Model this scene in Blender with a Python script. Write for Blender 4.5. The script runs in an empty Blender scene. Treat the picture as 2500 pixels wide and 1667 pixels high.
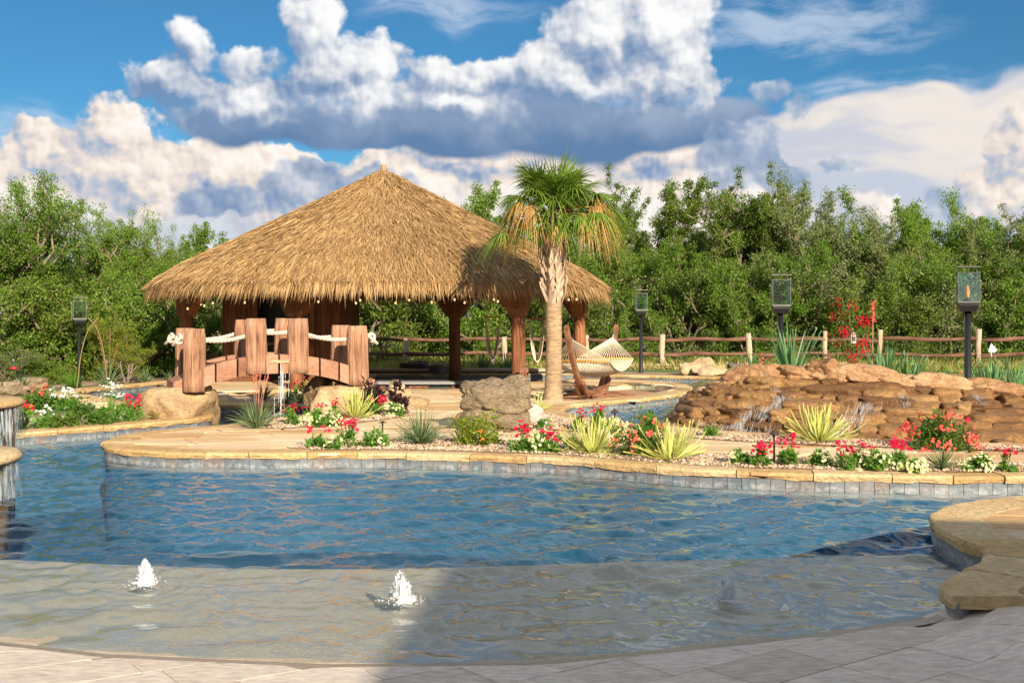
import bpy, bmesh, math, random
import numpy as np
from mathutils import Vector, Matrix, noise as mnoise
from mathutils.geometry import tessellate_polygon

random.seed(7); rng = np.random.default_rng(7)
scene = bpy.context.scene
col = scene.collection
R = math.radians

# ------------------------------------------------------------------ camera
EYE, FOC, HZ = 1.65, 2600.0, 781.0
cam_d = bpy.data.cameras.new('camera'); cam = bpy.data.objects.new('camera', cam_d); col.objects.link(cam)
cam.location = (0, 0, EYE); cam.rotation_euler = (R(90), 0, 0)
cam_d.sensor_width = 36; cam_d.lens = 36 * FOC / 2500; cam_d.shift_y = (HZ - 833.5) / 2500
cam_d.clip_start = 0.1; cam_d.clip_end = 5000
scene.camera = cam

def G(px, py, z=0.0):
    """ground point of the place (surveyed from the photograph): x right, y away from the viewer"""
    d = FOC * (EYE - z) / (py - HZ)
    return ((px - 1250) / FOC * d, d)
def ZAT(py, d): return EYE - (py - HZ) / FOC * d
def XAT(px, d): return (px - 1250) / FOC * d

# ------------------------------------------------------------------ sun, exposure
SUN_EL, SUN_DX, SUN_DY = R(22), 0.37, -0.93           # direction towards the sun, seen from above
EXPO = 0.95
sd = bpy.data.lights.new('sun', 'SUN'); so = bpy.data.objects.new('sun', sd); col.objects.link(so)
sd.energy = 4.8; sd.angle = R(0.5); sd.color = (1.0, 0.86, 0.67)
so.rotation_euler = Vector((SUN_DX * math.cos(SUN_EL), SUN_DY * math.cos(SUN_EL), math.sin(SUN_EL))).to_track_quat('Z', 'Y').to_euler()
so.location = (8, -20, 12)
scene.view_settings.view_transform = 'Standard'; scene.view_settings.look = 'None'
scene.view_settings.exposure = EXPO; scene.view_settings.gamma = 1; scene.view_settings.use_curve_mapping = False
scene.render.engine = 'CYCLES'
scene.cycles.use_denoising = True
scene.cycles.max_bounces = 8; scene.cycles.diffuse_bounces = 3; scene.cycles.glossy_bounces = 4
scene.cycles.transmission_bounces = 4; scene.cycles.transparent_max_bounces = 24
scene.cycles.caustics_reflective = False; scene.cycles.caustics_refractive = False

# ------------------------------------------------------------------ node helpers
class NT:
    def __init__(s, tree): s.t = tree
    def n(s, typ, ins=None, **attrs):
        nd = s.t.nodes.new('ShaderNode' + typ)
        for k, v in attrs.items(): setattr(nd, k, v)
        for k, v in (ins or {}).items():
            sock = nd.inputs[k]
            if isinstance(v, bpy.types.NodeSocket): s.t.links.new(v, sock)
            elif isinstance(v, bpy.types.Node): s.t.links.new(v.outputs[0], sock)
            else:
                if hasattr(sock.default_value, '__len__') and not hasattr(v, '__len__'): v = (v, v, v)
                if hasattr(sock.default_value, '__len__') and len(sock.default_value) == 4 and len(v) == 3: v = (*v, 1)
                sock.default_value = v
        return nd
    def m(s, op, a, b=0.0, c=0.0, clamp=False):
        return s.n('Math', {0: a, 1: b, 2: c}, operation=op, use_clamp=clamp).outputs[0]
    def v(s, op, a, b=(0, 0, 0)):
        nd = s.n('VectorMath', {0: a, 1: b}, operation=op)
        return nd.outputs['Value'] if op in ('LENGTH', 'DISTANCE', 'DOT_PRODUCT') else nd.outputs[0]
    def scale(s, a, k):
        nd = s.n('VectorMath', {0: a}, operation='SCALE')
        if isinstance(k, bpy.types.NodeSocket): s.t.links.new(k, nd.inputs['Scale'])
        else: nd.inputs['Scale'].default_value = k
        return nd.outputs[0]
    def mix(s, f, a, b, mode='MIX'):
        nd = s.n('Mix', data_type='RGBA', blend_type=mode)
        for key, val in ((0, f), (6, a), (7, b)):
            if isinstance(val, bpy.types.NodeSocket): s.t.links.new(val, nd.inputs[key])
            else: nd.inputs[key].default_value = val if key == 0 else ((*val, 1) if len(val) == 3 else val)
        return nd.outputs[2]
    def smooth(s, x, a, b, lo=0.0, hi=1.0):
        return s.n('MapRange', {0: x, 1: a, 2: b, 3: lo, 4: hi}, interpolation_type='SMOOTHSTEP').outputs[0]
    def lin(s, x, a, b, lo=0.0, hi=1.0):
        return s.n('MapRange', {0: x, 1: a, 2: b, 3: lo, 4: hi}).outputs[0]
    def noise(s, vec, scale, detail=4, rough=0.55, out=0, dist=0.0):
        return s.n('TexNoise', {'Vector': vec, 'Scale': scale, 'Detail': detail, 'Roughness': rough, 'Distortion': dist}).outputs[out]
    def ramp(s, x, stops):
        nd = s.n('ValToRGB', {0: x}); cr = nd.color_ramp
        while len(cr.elements) < len(stops): cr.elements.new(0.5)
        for e, (p, c) in zip(cr.elements, stops): e.position = p; e.color = (*c, 1) if len(c) == 3 else c
        return nd.outputs[0]

# ------------------------------------------------------------------ world: Nishita sky with drifting cumulus
world = bpy.data.worlds.new('World'); scene.world = world; world.use_nodes = True
SKY_STR = 0.10
def build_world():
    t = world.node_tree; t.nodes.clear(); N = NT(t)
    out = N.n('OutputWorld'); bg = N.n('Background', {'Strength': SKY_STR}); t.links.new(bg.outputs[0], out.inputs[0])
    sky = N.n('TexSky', sky_type='NISHITA', sun_disc=False, sun_elevation=SUN_EL, sun_rotation=math.atan2(SUN_DX, SUN_DY),
              altitude=200, air_density=1.0, dust_density=0.3, ozone_density=2.5)
    d = N.v('NORMALIZE', N.n('TexCoord').outputs['Generated'])
    sx = N.n('SeparateXYZ', {0: d})
    az = N.m('MULTIPLY', N.m('ARCTAN2', sx.outputs[0], sx.outputs[1]), 57.2958)
    el = N.m('MULTIPLY', N.m('ARCSINE', sx.outputs[2]), 57.2958)
    p = N.n('CombineXYZ', {0: az, 1: el}).outputs[0]
    q = N.scale(d, 57.2958)
    K = 1.0 / (SKY_STR * 2 ** EXPO)
    def C(r, g, b): return tuple(((c / 255) ** 2.2) * K for c in (r, g, b))
    # clear sky: Nishita, pushed a little deeper in blue high up as a polarised lens sees it
    skyc = N.mix(1.0, sky.outputs[0], (0.165, 0.375, 0.475), 'MULTIPLY')
    skyc = N.mix(N.smooth(el, 8.0, -1.0), skyc, C(140, 182, 222))
    # noises (2D, in degrees of azimuth and elevation)
    def noise2(vec, sc, det=4, rough=0.55, out=0):
        return N.n('TexNoise', {'Vector': vec, 'Scale': sc, 'Detail': det, 'Roughness': rough}, noise_dimensions='2D').outputs[out]
    def billow(vec, sc, det=3.0, rough=0.5):
        nd = N.n('TexVoronoi', {'Vector': vec, 'Scale': sc, 'Detail': det, 'Roughness': rough, 'Lacunarity': 2.2}, feature='F1', normalize=True, voronoi_dimensions='2D')
        return N.m('SUBTRACT', 1.0, nd.outputs[0])
    w1 = N.v('SUBTRACT', noise2(p, 0.16, 2, 0.5, 1), (0.5, 0.5, 0.5))
    w2 = N.v('SUBTRACT', noise2(p, 0.7, 3, 0.52, 1), (0.5, 0.5, 0.5))
    pw = N.v('ADD', p, N.v('ADD', N.scale(w1, 2.6), N.scale(w2, 1.3)))
    ps = N.v('ADD', p, N.scale(w1, 3.2))
    qw = N.v('ADD', p, N.scale(w2, 0.55))
    LD = (0.62, 0.78, 0)                                  # towards the light, in the sky
    off = lambda vec, k: N.v('ADD', vec, tuple(k * c for c in LD))
    b0 = billow(qw, 0.62, 2.6, 0.52); b1 = billow(off(qw, 0.32), 0.62, 2.6, 0.52)
    relief = N.m('SUBTRACT', b0, b1)
    c0 = noise2(p, 0.30, 3, 0.55); c1 = noise2(off(p, 1.1), 0.30, 3, 0.55)
    reliefL = N.m('SUBTRACT', c0, c1)
    def field(vec, ells, k=0.5):
        acc = None
        for (a, e, ra, re) in ells:
            ma = N.n('VectorMath', {0: vec, 1: (1 / ra, 1 / re, 0), 2: (-a / ra, -e / re, 0)}, operation='MULTIPLY_ADD').outputs[0]
            g = (ra * re) ** 0.5                                                 # approx. degrees inside the outline
            dd = N.m('MULTIPLY_ADD', N.v('LENGTH', ma), -g, g)
            acc = dd if acc is None else N.m('SMOOTH_MAX', acc, dd, k)
        return acc
    def lit(base, k1, k2, f0=None, f1=None, k3=0.0):
        r = N.m('ADD', N.m('ADD', base, N.m('MULTIPLY', relief, k1)), N.m('MULTIPLY', reliefL, k2))
        return r if f0 is None else N.m('ADD', r, N.m('MULTIPLY', N.m('SUBTRACT', f0, f1), k3))
    cl = lambda x: N.m('ADD', x, 0.0, clamp=True)
    rough = N.m('MULTIPLY', N.m('SUBTRACT', b0, 0.66), 1.3)
    colr = skyc
    # --- thin veil and wisps
    wis = noise2(N.v('MULTIPLY', N.v('ADD', p, N.scale(w1, 2.2)), (0.13, 0.50, 1)), 1.0, 5, 0.62)
    wispm = N.smooth(field(ps, [(14.5, 14.9, 7.5, 1.6), (20.0, 11.6, 6.5, 1.0), (-4, 16.4, 5, 1.0), (3.0, 12.6, 9, 0.5), (-23.5, 8.6, 5.0, 1.6)]), -0.9, 1.2)
    colr = N.mix(N.m('MULTIPLY', N.m('MULTIPLY', wispm, N.smooth(wis, 0.36, 0.70)), 0.60), colr, C(215, 226, 242))
    # cumulus over the rest of the sky, out of the photograph's window
    gf = N.noise(N.v('MULTIPLY', q, (1, 1, 1.7)), 0.048, 4, 0.52)
    outm = N.m('MAXIMUM', N.smooth(N.m('ABSOLUTE', az), 27.0, 36.0), N.smooth(el, 18.0, 27.0))
    thr = N.lin(el, 0, 80, 0.39, 0.455)
    gd = N.m('MULTIPLY', N.smooth(N.m('SUBTRACT', gf, thr), 0.0, 0.07), outm)
    gc = N.mix(cl(lit(0.62, 0.6, 2.0)), C(140, 160, 190), C(240, 238, 235))
    colr = N.mix(N.m('MULTIPLY', gd, N.smooth(el, -1.0, 1.0)), colr, gc)
    # --- pale anvil sheet on the right
    fv = field(ps, [(22, 8.6, 8.5, 3.4), (26, 5.5, 10, 6.5), (17.0, 6.0, 8.0, 5.2), (13.0, 8.4, 3.4, 2.0), (14.0, 3.0, 9.0, 4.0)])
    av = N.smooth(N.m('ADD', fv, N.m('MULTIPLY', N.m('SUBTRACT', c0, 0.5), 1.6)), -0.10, 0.60)
    band = noise2(N.v('MULTIPLY', ps, (0.10, 0.42, 1)), 1.0, 3, 0.55)
    vcol = N.mix(N.smooth(band, 0.36, 0.62), C(205, 208, 220), C(241, 232, 224))
    vcol = N.mix(N.smooth(N.m('ADD', el, N.m('MULTIPLY', N.m('SUBTRACT', band, 0.5), 6.0)), 9.4, 5.6), vcol, C(198, 206, 222))
    vcol = N.mix(N.smooth(el, 5.2, 1.0), vcol, C(182, 196, 218))
    colr = N.mix(av, colr, vcol)
    # --- creamy towering bank at the back
    BK = [(-20.6, 9.4, 1.8, 1.8), (-21.4, 7.6, 2.6, 2.2), (-24.2, 8.4, 1.9, 1.3), (-18.6, 6.6, 3.6, 2.3), (-15.0, 7.6, 3.2, 1.9),
          (-22.5, 5.0, 6.0, 2.6), (-12.2, 6.6, 4.2, 2.2), (-17.0, 3.0, 14.0, 4.0), (-5.0, 6.2, 5.5, 2.6), (-3.2, 8.8, 3.2, 1.5), (2.5, 8.2, 4.0, 1.6),
          (7.5, 8.4, 4.2, 1.8), (3.0, 3.6, 14.0, 4.6), (9.5, 6.2, 4.0, 2.4), (-26, 6.6, 2, 1.6), (18.0, 4.8, 2.2, 1.3), (17.5, 3.0, 4.5, 1.6), (23.8, 5.6, 2.0, 2.4), (25.6, 8.0, 1.5, 2.4)]
    fb = field(pw, BK); fb1 = field(off(pw, 0.9), BK)
    ab = N.smooth(N.m('ADD', fb, rough), -0.06, 0.36)
    lb = cl(lit(0.50, 1.25, 1.1, fb, fb1, 0.30))
    bcol = N.ramp(lb, [(0.0, C(132, 155, 192)), (0.30, C(180, 190, 208)), (0.58, C(232, 220, 212)), (0.80, C(253, 240, 228)), (1.0, C(255, 250, 244))])
    lowb = N.smooth(N.m('ADD', el, N.m('MULTIPLY', N.m('SUBTRACT', c0, 0.5), 9.0)), 6.8, 3.2)
    bcol = N.mix(N.m('MULTIPLY', lowb, 0.62), bcol, C(172, 190, 216))
    colr = N.mix(ab, colr, bcol)
    # --- big grey-bottomed cumulus in the middle
    MD = [(-10.9, 15.0, 1.7, 2.2), (-9.4, 13.2, 2.6, 1.9), (-7.6, 13.6, 1.9, 1.5), (-16.8, 13.7, 1.3, 1.5), (-17.3, 11.7, 2.4, 1.6), (-13.0, 11.0, 4.0, 1.7), (-13.9, 13.0, 1.7, 0.8),
          (-9.0, 11.4, 4.4, 2.2), (-15.8, 10.8, 3.6, 1.7), (-12.0, 10.2, 4.5, 1.5), (4.4, 14.6, 3.2, 2.6), (7.4, 15.4, 3.2, 2.4), (4.0, 12.6, 5.6, 2.2), (9.6, 12.6, 1.8, 2.0), (-2.2, 12.9, 4.4, 1.4), (-3.0, 11.4, 6.0, 1.7)]
    fm = field(pw, MD); fm1 = field(off(pw, 0.9), MD)
    fd = field(ps, [(-5.0, 10.2, 11.0, 1.7), (4.5, 10.0, 8.5, 2.0), (11.0, 10.4, 3.6, 1.5), (0.0, 11.0, 10.0, 1.5), (-13.5, 10.1, 6.0, 1.5)])
    am = N.smooth(N.m('ADD', fm, rough), -0.06, 0.52)
    ad = N.smooth(N.m('ADD', fd, N.m('MULTIPLY', N.m('SUBTRACT', c0, 0.5), 1.4)), -0.1, 0.9)
    hgt = N.m('ADD', el, N.m('MULTIPLY', N.m('SUBTRACT', c0, 0.5), 5.5))
    lm = cl(lit(N.lin(hgt, 9.8, 15.0, 0.16, 0.62), 1.05, 1.2, fm, fm1, 0.34))
    mcol = N.ramp(lm, [(0.0, C(118, 146, 184)), (0.30, C(160, 176, 202)), (0.56, C(206, 212, 223)), (0.82, C(240, 241, 243)), (1.0, C(253, 253, 253))])
    dcol = N.mix(N.smooth(N.m('ADD', el, N.m('MULTIPLY', N.m('SUBTRACT', c0, 0.5), 4.0)), 8.6, 12.0), C(100, 132, 172), C(156, 173, 199))
    colr = N.mix(ad, colr, dcol)
    upper = N.smooth(N.m('ADD', el, N.m('MULTIPLY', N.m('SUBTRACT', c0, 0.5), 3.5)), N.lin(az, -16, -6, 9.0, 9.8), N.lin(az, -16, -6, 11.0, 12.2))
    colr = N.mix(N.m('MULTIPLY', am, upper), colr, mcol)
    # --- small grey scraps low in front
    fs = field(pw, [(13.5, 12.1, 1.0, 0.8), (15.0, 11.0, 0.7, 1.0), (12.6, 9.6, 2.4, 0.9), (12.0, 7.9, 3.0, 1.7), (14.4, 7.0, 2.2, 1.1), (-15.4, 6.1, 2.4, 0.7), (-10.5, 7.0, 3.0, 1.3), (-7.6, 6.2, 2.6, 1.5),
                    (17.4, 7.6, 1.3, 0.5), (21.6, 6.0, 1.6, 0.8)])
    asm = N.smooth(N.m('ADD', fs, rough), -0.05, 0.45)
    scol = N.ramp(cl(lit(0.44, 1.0, 1.6)), [(0.0, C(116, 144, 182)), (0.5, C(160, 178, 204)), (1.0, C(236, 236, 236))])
    colr = N.mix(N.m('MULTIPLY', asm, 0.85), colr, scol)
    # distance dims everything towards the horizon a little
    colr = N.mix(N.smooth(el, 3.5, -0.5, 0.0, 0.5), colr, C(196, 208, 224))
    # below the horizon: earth
    colr = N.mix(N.smooth(el, -0.5, -3.0), colr, (0.35 * K * 0.3, 0.30 * K * 0.3, 0.2 * K * 0.3))
    t.links.new(colr, bg.inputs[0])
    world.cycles.sampling_method = 'MANUAL'; world.cycles.sample_map_resolution = 512
build_world()

# ------------------------------------------------------------------ mesh helpers
class MB:
    def __init__(s): s.V = []; s.F = []; s.S = []
    def add(s, verts, faces, smooth=False):
        o = len(s.V); s.V.extend([tuple(v) for v in verts]); s.F.extend([tuple(i + o for i in f) for f in faces]); s.S.extend([smooth] * len(faces)); return s
    def box(s, c, d, rz=0.0, mat=None):
        x, y, z = d[0] / 2, d[1] / 2, d[2] / 2
        vs = [(-x, -y, -z), (x, -y, -z), (x, y, -z), (-x, y, -z), (-x, -y, z), (x, -y, z), (x, y, z), (-x, y, z)]
        m = mat or Matrix.Rotation(rz, 3, 'Z')
        return s.add([Vector(c) + m @ Vector(v) for v in vs], [(0, 3, 2, 1), (4, 5, 6, 7), (0, 1, 5, 4), (1, 2, 6, 5), (2, 3, 7, 6), (3, 0, 4, 7)])
    def beam(s, a, b, w, h, up=(0, 0, 1)):
        a, b = Vector(a), Vector(b); d = (b - a).normalized(); u = Vector(up); r = d.cross(u).normalized(); u = r.cross(d)
        vs = [p + r * (sx * w / 2) + u * (sz * h / 2) for p in (a, b) for sx, sz in ((-1, -1), (1, -1), (1, 1), (-1, 1))]
        return s.add(vs, [(0, 1, 2, 3), (7, 6, 5, 4), (0, 4, 5, 1), (1, 5, 6, 2), (2, 6, 7, 3), (3, 7, 4, 0)])
    def tube(s, pts, rad, n=6, caps=True, twist=0.0, lump=0.0, seed=0):
        pts = [Vector(p) for p in pts]; k = len(pts)
        rad = [rad] * k if not hasattr(rad, '__len__') else rad
        rr = random.Random(seed); vs = []; prev = None
        for i, p in enumerate(pts):
            d = (pts[min(i + 1, k - 1)] - pts[max(i - 1, 0)]).normalized()
            if prev is None: u = d.orthogonal().normalized()
            else: u = (prev - d * prev.dot(d)); u = u.normalized() if u.length > 1e-6 else d.orthogonal().normalized()
            prev = u; w = d.cross(u)
            for j in range(n):
                a = 2 * math.pi * j / n + twist * i
                r = rad[i] * (1 + (rr.uniform(-lump, lump) if lump else 0))
                vs.append(p + u * (math.cos(a) * r) + w * (math.sin(a) * r))
        fs = [(i * n + j, i * n + (j + 1) % n, (i + 1) * n + (j + 1) % n, (i + 1) * n + j) for i in range(k - 1) for j in range(n)]
        s.add(vs, fs, n > 4)
        if caps:
            o = len(s.V) - len(vs); s.F.append(tuple(o + j for j in reversed(range(n)))); s.F.append(tuple(o + (k - 1) * n + j for j in range(n))); s.S += [False, False]
        return s
    def lathe(s, prof, n=16, c=(0, 0, 0)):
        vs = [(c[0] + r * math.cos(2 * math.pi * j / n), c[1] + r * math.sin(2 * math.pi * j / n), c[2] + z) for r, z in prof for j in range(n)]
        fs = [(i * n + j, i * n + (j + 1) % n, (i + 1) * n + (j + 1) % n, (i + 1) * n + j) for i in range(len(prof) - 1) for j in range(n)]
        s.add(vs, fs, True); o = len(s.V) - len(vs)
        s.F.append(tuple(o + j for j in reversed(range(n)))); s.F.append(tuple(o + (len(prof) - 1) * n + j for j in range(n))); s.S += [False, False]
        return s
    def prism(s, poly, z0, z1):
        n = len(poly)
        tri = tessellate_polygon([[Vector((x, y, 0)) for x, y in poly]])
        A = sum(poly[i][0] * poly[(i + 1) % n][1] - poly[(i + 1) % n][0] * poly[i][1] for i in range(n))
        vs = [(x, y, z0) for x, y in poly] + [(x, y, z1) for x, y in poly]
        fs = []
        for t in tri:
            a, b, c = (Vector((*poly[i], 0)) for i in t); up = (b - a).cross(c - a).z > 0
            fs.append(tuple(i + n for i in (t if up else t[::-1])))
        for i in range(n):
            j = (i + 1) % n
            fs.append((i, j, j + n, i + n) if A > 0 else (j, i, i + n, j + n))
        return s.add(vs, fs)
    def mesh(s, name):
        me = bpy.data.meshes.new(name); me.from_pydata(s.V, [], s.F); me.polygons.foreach_set('use_smooth', s.S); me.update(); return me
    def build(s, name, mat, parent=None, **kw): return link(name, s.mesh(name), mat, parent, **kw)

def link(name, me, mat=None, parent=None, loc=None, rot=None, scl=None, kind=None, label=None):
    o = bpy.data.objects.new(name, me); col.objects.link(o)
    if mat is not None and me is not None and not me.materials: me.materials.append(mat)
    if parent is not None: o.parent = parent
    if loc is not None: o.location = loc
    if rot is not None: o.rotation_euler = rot
    if scl is not None: o.scale = scl if hasattr(scl, '__len__') else (scl, scl, scl)
    if kind: o['kind'] = kind
    if label: o['label'] = label
    return o
def np_mesh(name, V, F, smooth=False):
    """V (n,3), F (m,k) all faces alike"""
    V = np.asarray(V, dtype=np.float32); F = np.asarray(F, dtype=np.int32); m, k = F.shape
    me = bpy.data.meshes.new(name); me.vertices.add(len(V)); me.vertices.foreach_set('co', V.ravel())
    me.loops.add(m * k); me.loops.foreach_set('vertex_index', F.ravel())
    me.polygons.add(m); me.polygons.foreach_set('loop_start', np.arange(0, m * k, k, dtype=np.int32))
    me.polygons.foreach_set('use_smooth', np.full(m, smooth)); me.update(calc_edges=True); me.validate(); return me
def tag(o, label, cat, group=None):
    o['label'] = label; o['category'] = cat
    if group: o['group'] = group
    return o
def thing(name, label, cat, loc=(0, 0, 0), rz=0.0, group=None, scl=None):
    o = bpy.data.objects.new(name, None); col.objects.link(o); o.location = loc; o.rotation_euler = (0, 0, rz); o.empty_display_size = 0.2
    if scl is not None: o.scale = scl if hasattr(scl, '__len__') else (scl, scl, scl)
    return tag(o, label, cat, group)
def struct(o): o['kind'] = 'structure'; return o
def dup(src, label=None, loc=None, rz=None, scl=None):
    o = src.copy(); col.objects.link(o)
    if label: o['label'] = label
    if loc is not None: o.location = loc
    if rz is not None: o.rotation_euler = (0, 0, rz)
    if scl is not None: o.scale = scl if hasattr(scl, '__len__') else (scl, scl, scl)
    for ch in src.children:
        c = ch.copy(); col.objects.link(c); c.parent = o
        for g in ch.children:
            e = g.copy(); col.objects.link(e); e.parent = c
    return o
def unit(a): return a / np.maximum(np.linalg.norm(a, axis=-1, keepdims=True), 1e-9)
def cards(P, D, Nn, L, W, fold=0.0, mid=0.45):
    """diamond leaves: base points, directions, normals, lengths, widths"""
    D = unit(D); S = unit(np.cross(D, Nn)); U = np.cross(S, D); L = np.asarray(L)[:, None]; W = np.asarray(W)[:, None]
    m = P + D * L * mid + U * fold * W
    V = np.stack([P, m + S * W * .5, P + D * L, m - S * W * .5], 1).reshape(-1, 3)
    F = np.arange(len(V), dtype=np.int32).reshape(-1, 4); return V, F
def blades(P, D, up, L, W, droop, segs=4, g=(0, 0, -1)):
    """grass or sword leaves bending down; each a strip of quads tapering to its tip"""
    n = len(P); D = unit(D); S = unit(np.cross(D, up)); g = np.array(g, float)
    L = np.asarray(L)[:, None]; W = np.asarray(W)[:, None]; droop = np.asarray(droop)[:, None]
    rows = []
    for i in range(segs + 1):
        t = i / segs; c = P + D * L * t + g * droop * L * t * t
        w = W * (1 - t ** 2.2) * 0.5 if i < segs else W * 0.02
        if i == 0: w = W * 0.4
        rows += [c - S * w, c + S * w]
    V = np.stack(rows, 1).reshape(-1, 3); k = 2 * (segs + 1)
    f = np.array([[2 * i, 2 * i + 1, 2 * i + 3, 2 * i + 2] for i in range(segs)])
    F = (np.arange(n)[:, None, None] * k + f[None]).reshape(-1, 4); return V, F
def cat(parts):
    V = []; F = []; o = 0
    for v, f in parts: V.append(v); F.append(f + o); o += len(v)
    return np.concatenate(V), np.concatenate(F)
def resample(pts, step, closed=False):
    pts = [np.array(p, float) for p in pts]
    if closed: pts = pts + [pts[0]]
    seg = [np.linalg.norm(b - a) for a, b in zip(pts, pts[1:])]; cum = np.concatenate([[0], np.cumsum(seg)]); n = max(2, int(round(cum[-1] / step)) + 1)
    t = np.linspace(0, cum[-1], n); P = np.array(pts)
    return np.stack([np.interp(t, cum, P[:, k]) for k in range(P.shape[1])], 1)
def chaikin(pts, it=2, closed=False):
    P = np.array(pts, float)
    for _ in range(it):
        if closed: A, B = P, np.roll(P, -1, 0)
        else: A, B = P[:-1], P[1:]
        Q = np.empty((2 * len(A), P.shape[1])); Q[0::2] = .75 * A + .25 * B; Q[1::2] = .25 * A + .75 * B
        P = Q if closed else np.concatenate([P[:1], Q, P[-1:]])
    return P
def inside(p, poly):
    x, y = p; r = False; n = len(poly); j = n - 1
    for i in range(n):
        xi, yi = poly[i]; xj, yj = poly[j]
        if (yi > y) != (yj > y) and x < (xj - xi) * (y - yi) / (yj - yi) + xi: r = not r
        j = i
    return r
def inside_np(P, poly):
    x, y = P[:, 0], P[:, 1]; r = np.zeros(len(P), bool); n = len(poly); j = n - 1
    for i in range(n):
        xi, yi = poly[i]; xj, yj = poly[j]
        if yi != yj: r ^= ((yi > y) != (yj > y)) & (x < (xj - xi) * (y - yi) / (yj - yi) + xi)
        j = i
    return r
def rock_mesh(name, size, seed, sub=3, flat=0.35, rough=0.16, box=3.0, extra=None):
    """a weathered boulder: rounded block pushed about by noise, flat underneath"""
    bm = bmesh.new(); bmesh.ops.create_icosphere(bm, subdivisions=sub, radius=1.0)
    so_ = Vector((seed * 3.17, seed * 1.31, seed * 7.7)); rr = random.Random(seed)
    planes = [(Vector((rr.uniform(-1, 1), rr.uniform(-1, 1), rr.uniform(-.4, 1))).normalized(), rr.uniform(.62, .9)) for _ in range(7)]
    for v in bm.verts:
        d = v.co.normalized()
        k = (abs(d.x) ** box + abs(d.y) ** box + abs(d.z) ** box) ** (-1 / box)
        p = d * k
        for n_, h in planes:
            e = p.dot(n_) - h * 1.15
            if e > 0: p -= n_ * e * flat * 2
        f = mnoise.fractal(d * 1.3 + so_, 1.0, 2.0, 3) * rough * 1.4 + mnoise.fractal(d * 4.5 + so_, 1.0, 2.0, 3) * rough * .5
        p = p * (1 + f)
        if extra: p = extra(p, d)
        v.co = Vector((p.x * size[0] / 2, p.y * size[1] / 2, p.z * size[2] / 2))
    me = bpy.data.meshes.new(name); bm.to_mesh(me); bm.free(); me.polygons.foreach_set('use_smooth', [True] * len(me.polygons)); return me

def block_mesh(name, seed, cuts=6, n=9.0, rough=.10):
    """a hewn ledge stone, unit size: squarish, chipped edges, slightly stepped strata"""
    bm = bmesh.new(); bmesh.ops.create_cube(bm, size=2); bmesh.ops.subdivide_edges(bm, edges=bm.edges[:], cuts=cuts, use_grid_fill=True); o = Vector((seed * 2.3, seed * 5.1, seed))
    for v in bm.verts:
        c = v.co; k = (abs(c.x) ** n + abs(c.y) ** n + abs(c.z) ** n) ** (-1 / n) * max(abs(c.x), abs(c.y), abs(c.z)); p = c * k
        f = mnoise.fractal(p * .9 + o, 1, 2, 2) * rough * 1.6 + abs(mnoise.noise(p * 2.3 + o)) * -rough + mnoise.noise(p * 5.5 + o) * rough * .45
        st = .05 * (1 if math.sin(p.z * 4.2 + seed + 1.5 * mnoise.noise(p + o)) > 0 else -1)
        v.co = Vector((p.x * (1 + f + st * .6), p.y * (1 + f + st), p.z * (1 + f * .8) + .14 * mnoise.noise(Vector((p.x, p.y, 0)) * 1.2 + o))) * .5
    me = bpy.data.meshes.new(name); bm.to_mesh(me); bm.free(); me.polygons.foreach_set('use_smooth', [True] * len(me.polygons)); return me

# ------------------------------------------------------------------ materials
def MAT(name, fn):
    m = bpy.data.materials.new(name); m.use_nodes = True; t = m.node_tree; t.nodes.clear(); N = NT(t)
    out = N.n('OutputMaterial'); b = N.n('BsdfPrincipled'); t.links.new(b.outputs[0], out.inputs[0])
    fn(N, b, out); return m
def setin(N, b, **kw):
    for k, v in kw.items():
        k = k.replace('_', ' ')
        if isinstance(v, bpy.types.NodeSocket): N.t.links.new(v, b.inputs[k])
        else: b.inputs[k].default_value = (*v, 1) if hasattr(v, '__len__') and len(v) == 3 and len(b.inputs[k].default_value) == 4 else v
def bump(N, b, h, dist=0.02, strength=1.0):
    nd = N.n('Bump', {'Height': h, 'Distance': dist, 'Strength': strength}); N.t.links.new(nd.outputs[0], b.inputs['Normal'])
def POS(N): return N.n('NewGeometry').outputs['Position']
def ISL(N): return N.n('NewGeometry').outputs['Random Per Island']
def RND(N): return N.n('ObjectInfo').outputs['Random']

def stone(name, stops, nscale=2.0, rough=0.85, bd=0.02, stretch=(1, 1, 1), speck=0.25, per='obj', spec=0.3, bscale=9):
    def f(N, b, o):
        p = N.v('MULTIPLY', POS(N), stretch)
        r = RND(N) if per == 'obj' else ISL(N)
        n1 = N.noise(p, nscale, 5, 0.6); n2 = N.noise(p, nscale * 9, 3, 0.6)
        x = N.m('ADD', N.m('MULTIPLY', r, 0.62), N.m('MULTIPLY', n1, 0.9)); x = N.m('SUBTRACT', x, 0.26)
        c = N.ramp(x, stops)
        c = N.mix(1.0, c, N.ramp(n2, [(0.3, (1 - speck,) * 3), (0.7, (1 + speck * .4,) * 3)]), 'MULTIPLY')
        setin(N, b, Base_Color=c, Roughness=rough, Specular_IOR_Level=spec)
        bump(N, b, N.m('ADD', N.noise(p, bscale, 6, 0.68), N.m('MULTIPLY', n1, 0.6)), bd * 1.3)
    return MAT(name, f)
m_flag = stone('flagstone', [(0.0, (.44, .25, .10)), (0.25, (.58, .37, .18)), (0.5, (.68, .50, .29)), (0.8, (.74, .59, .39)), (1.0, (.56, .34, .15))], 1.1, 0.8, 0.012, (0.7, 2.2, 1), 0.18)
m_cope = stone('coping', [(0.0, (.50, .30, .12)), (0.4, (.60, .40, .18)), (0.75, (.68, .50, .27)), (1.0, (.72, .56, .34))], 2.0, 0.85, 0.03, (1, 1, 2), 0.3, bscale=14)
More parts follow.
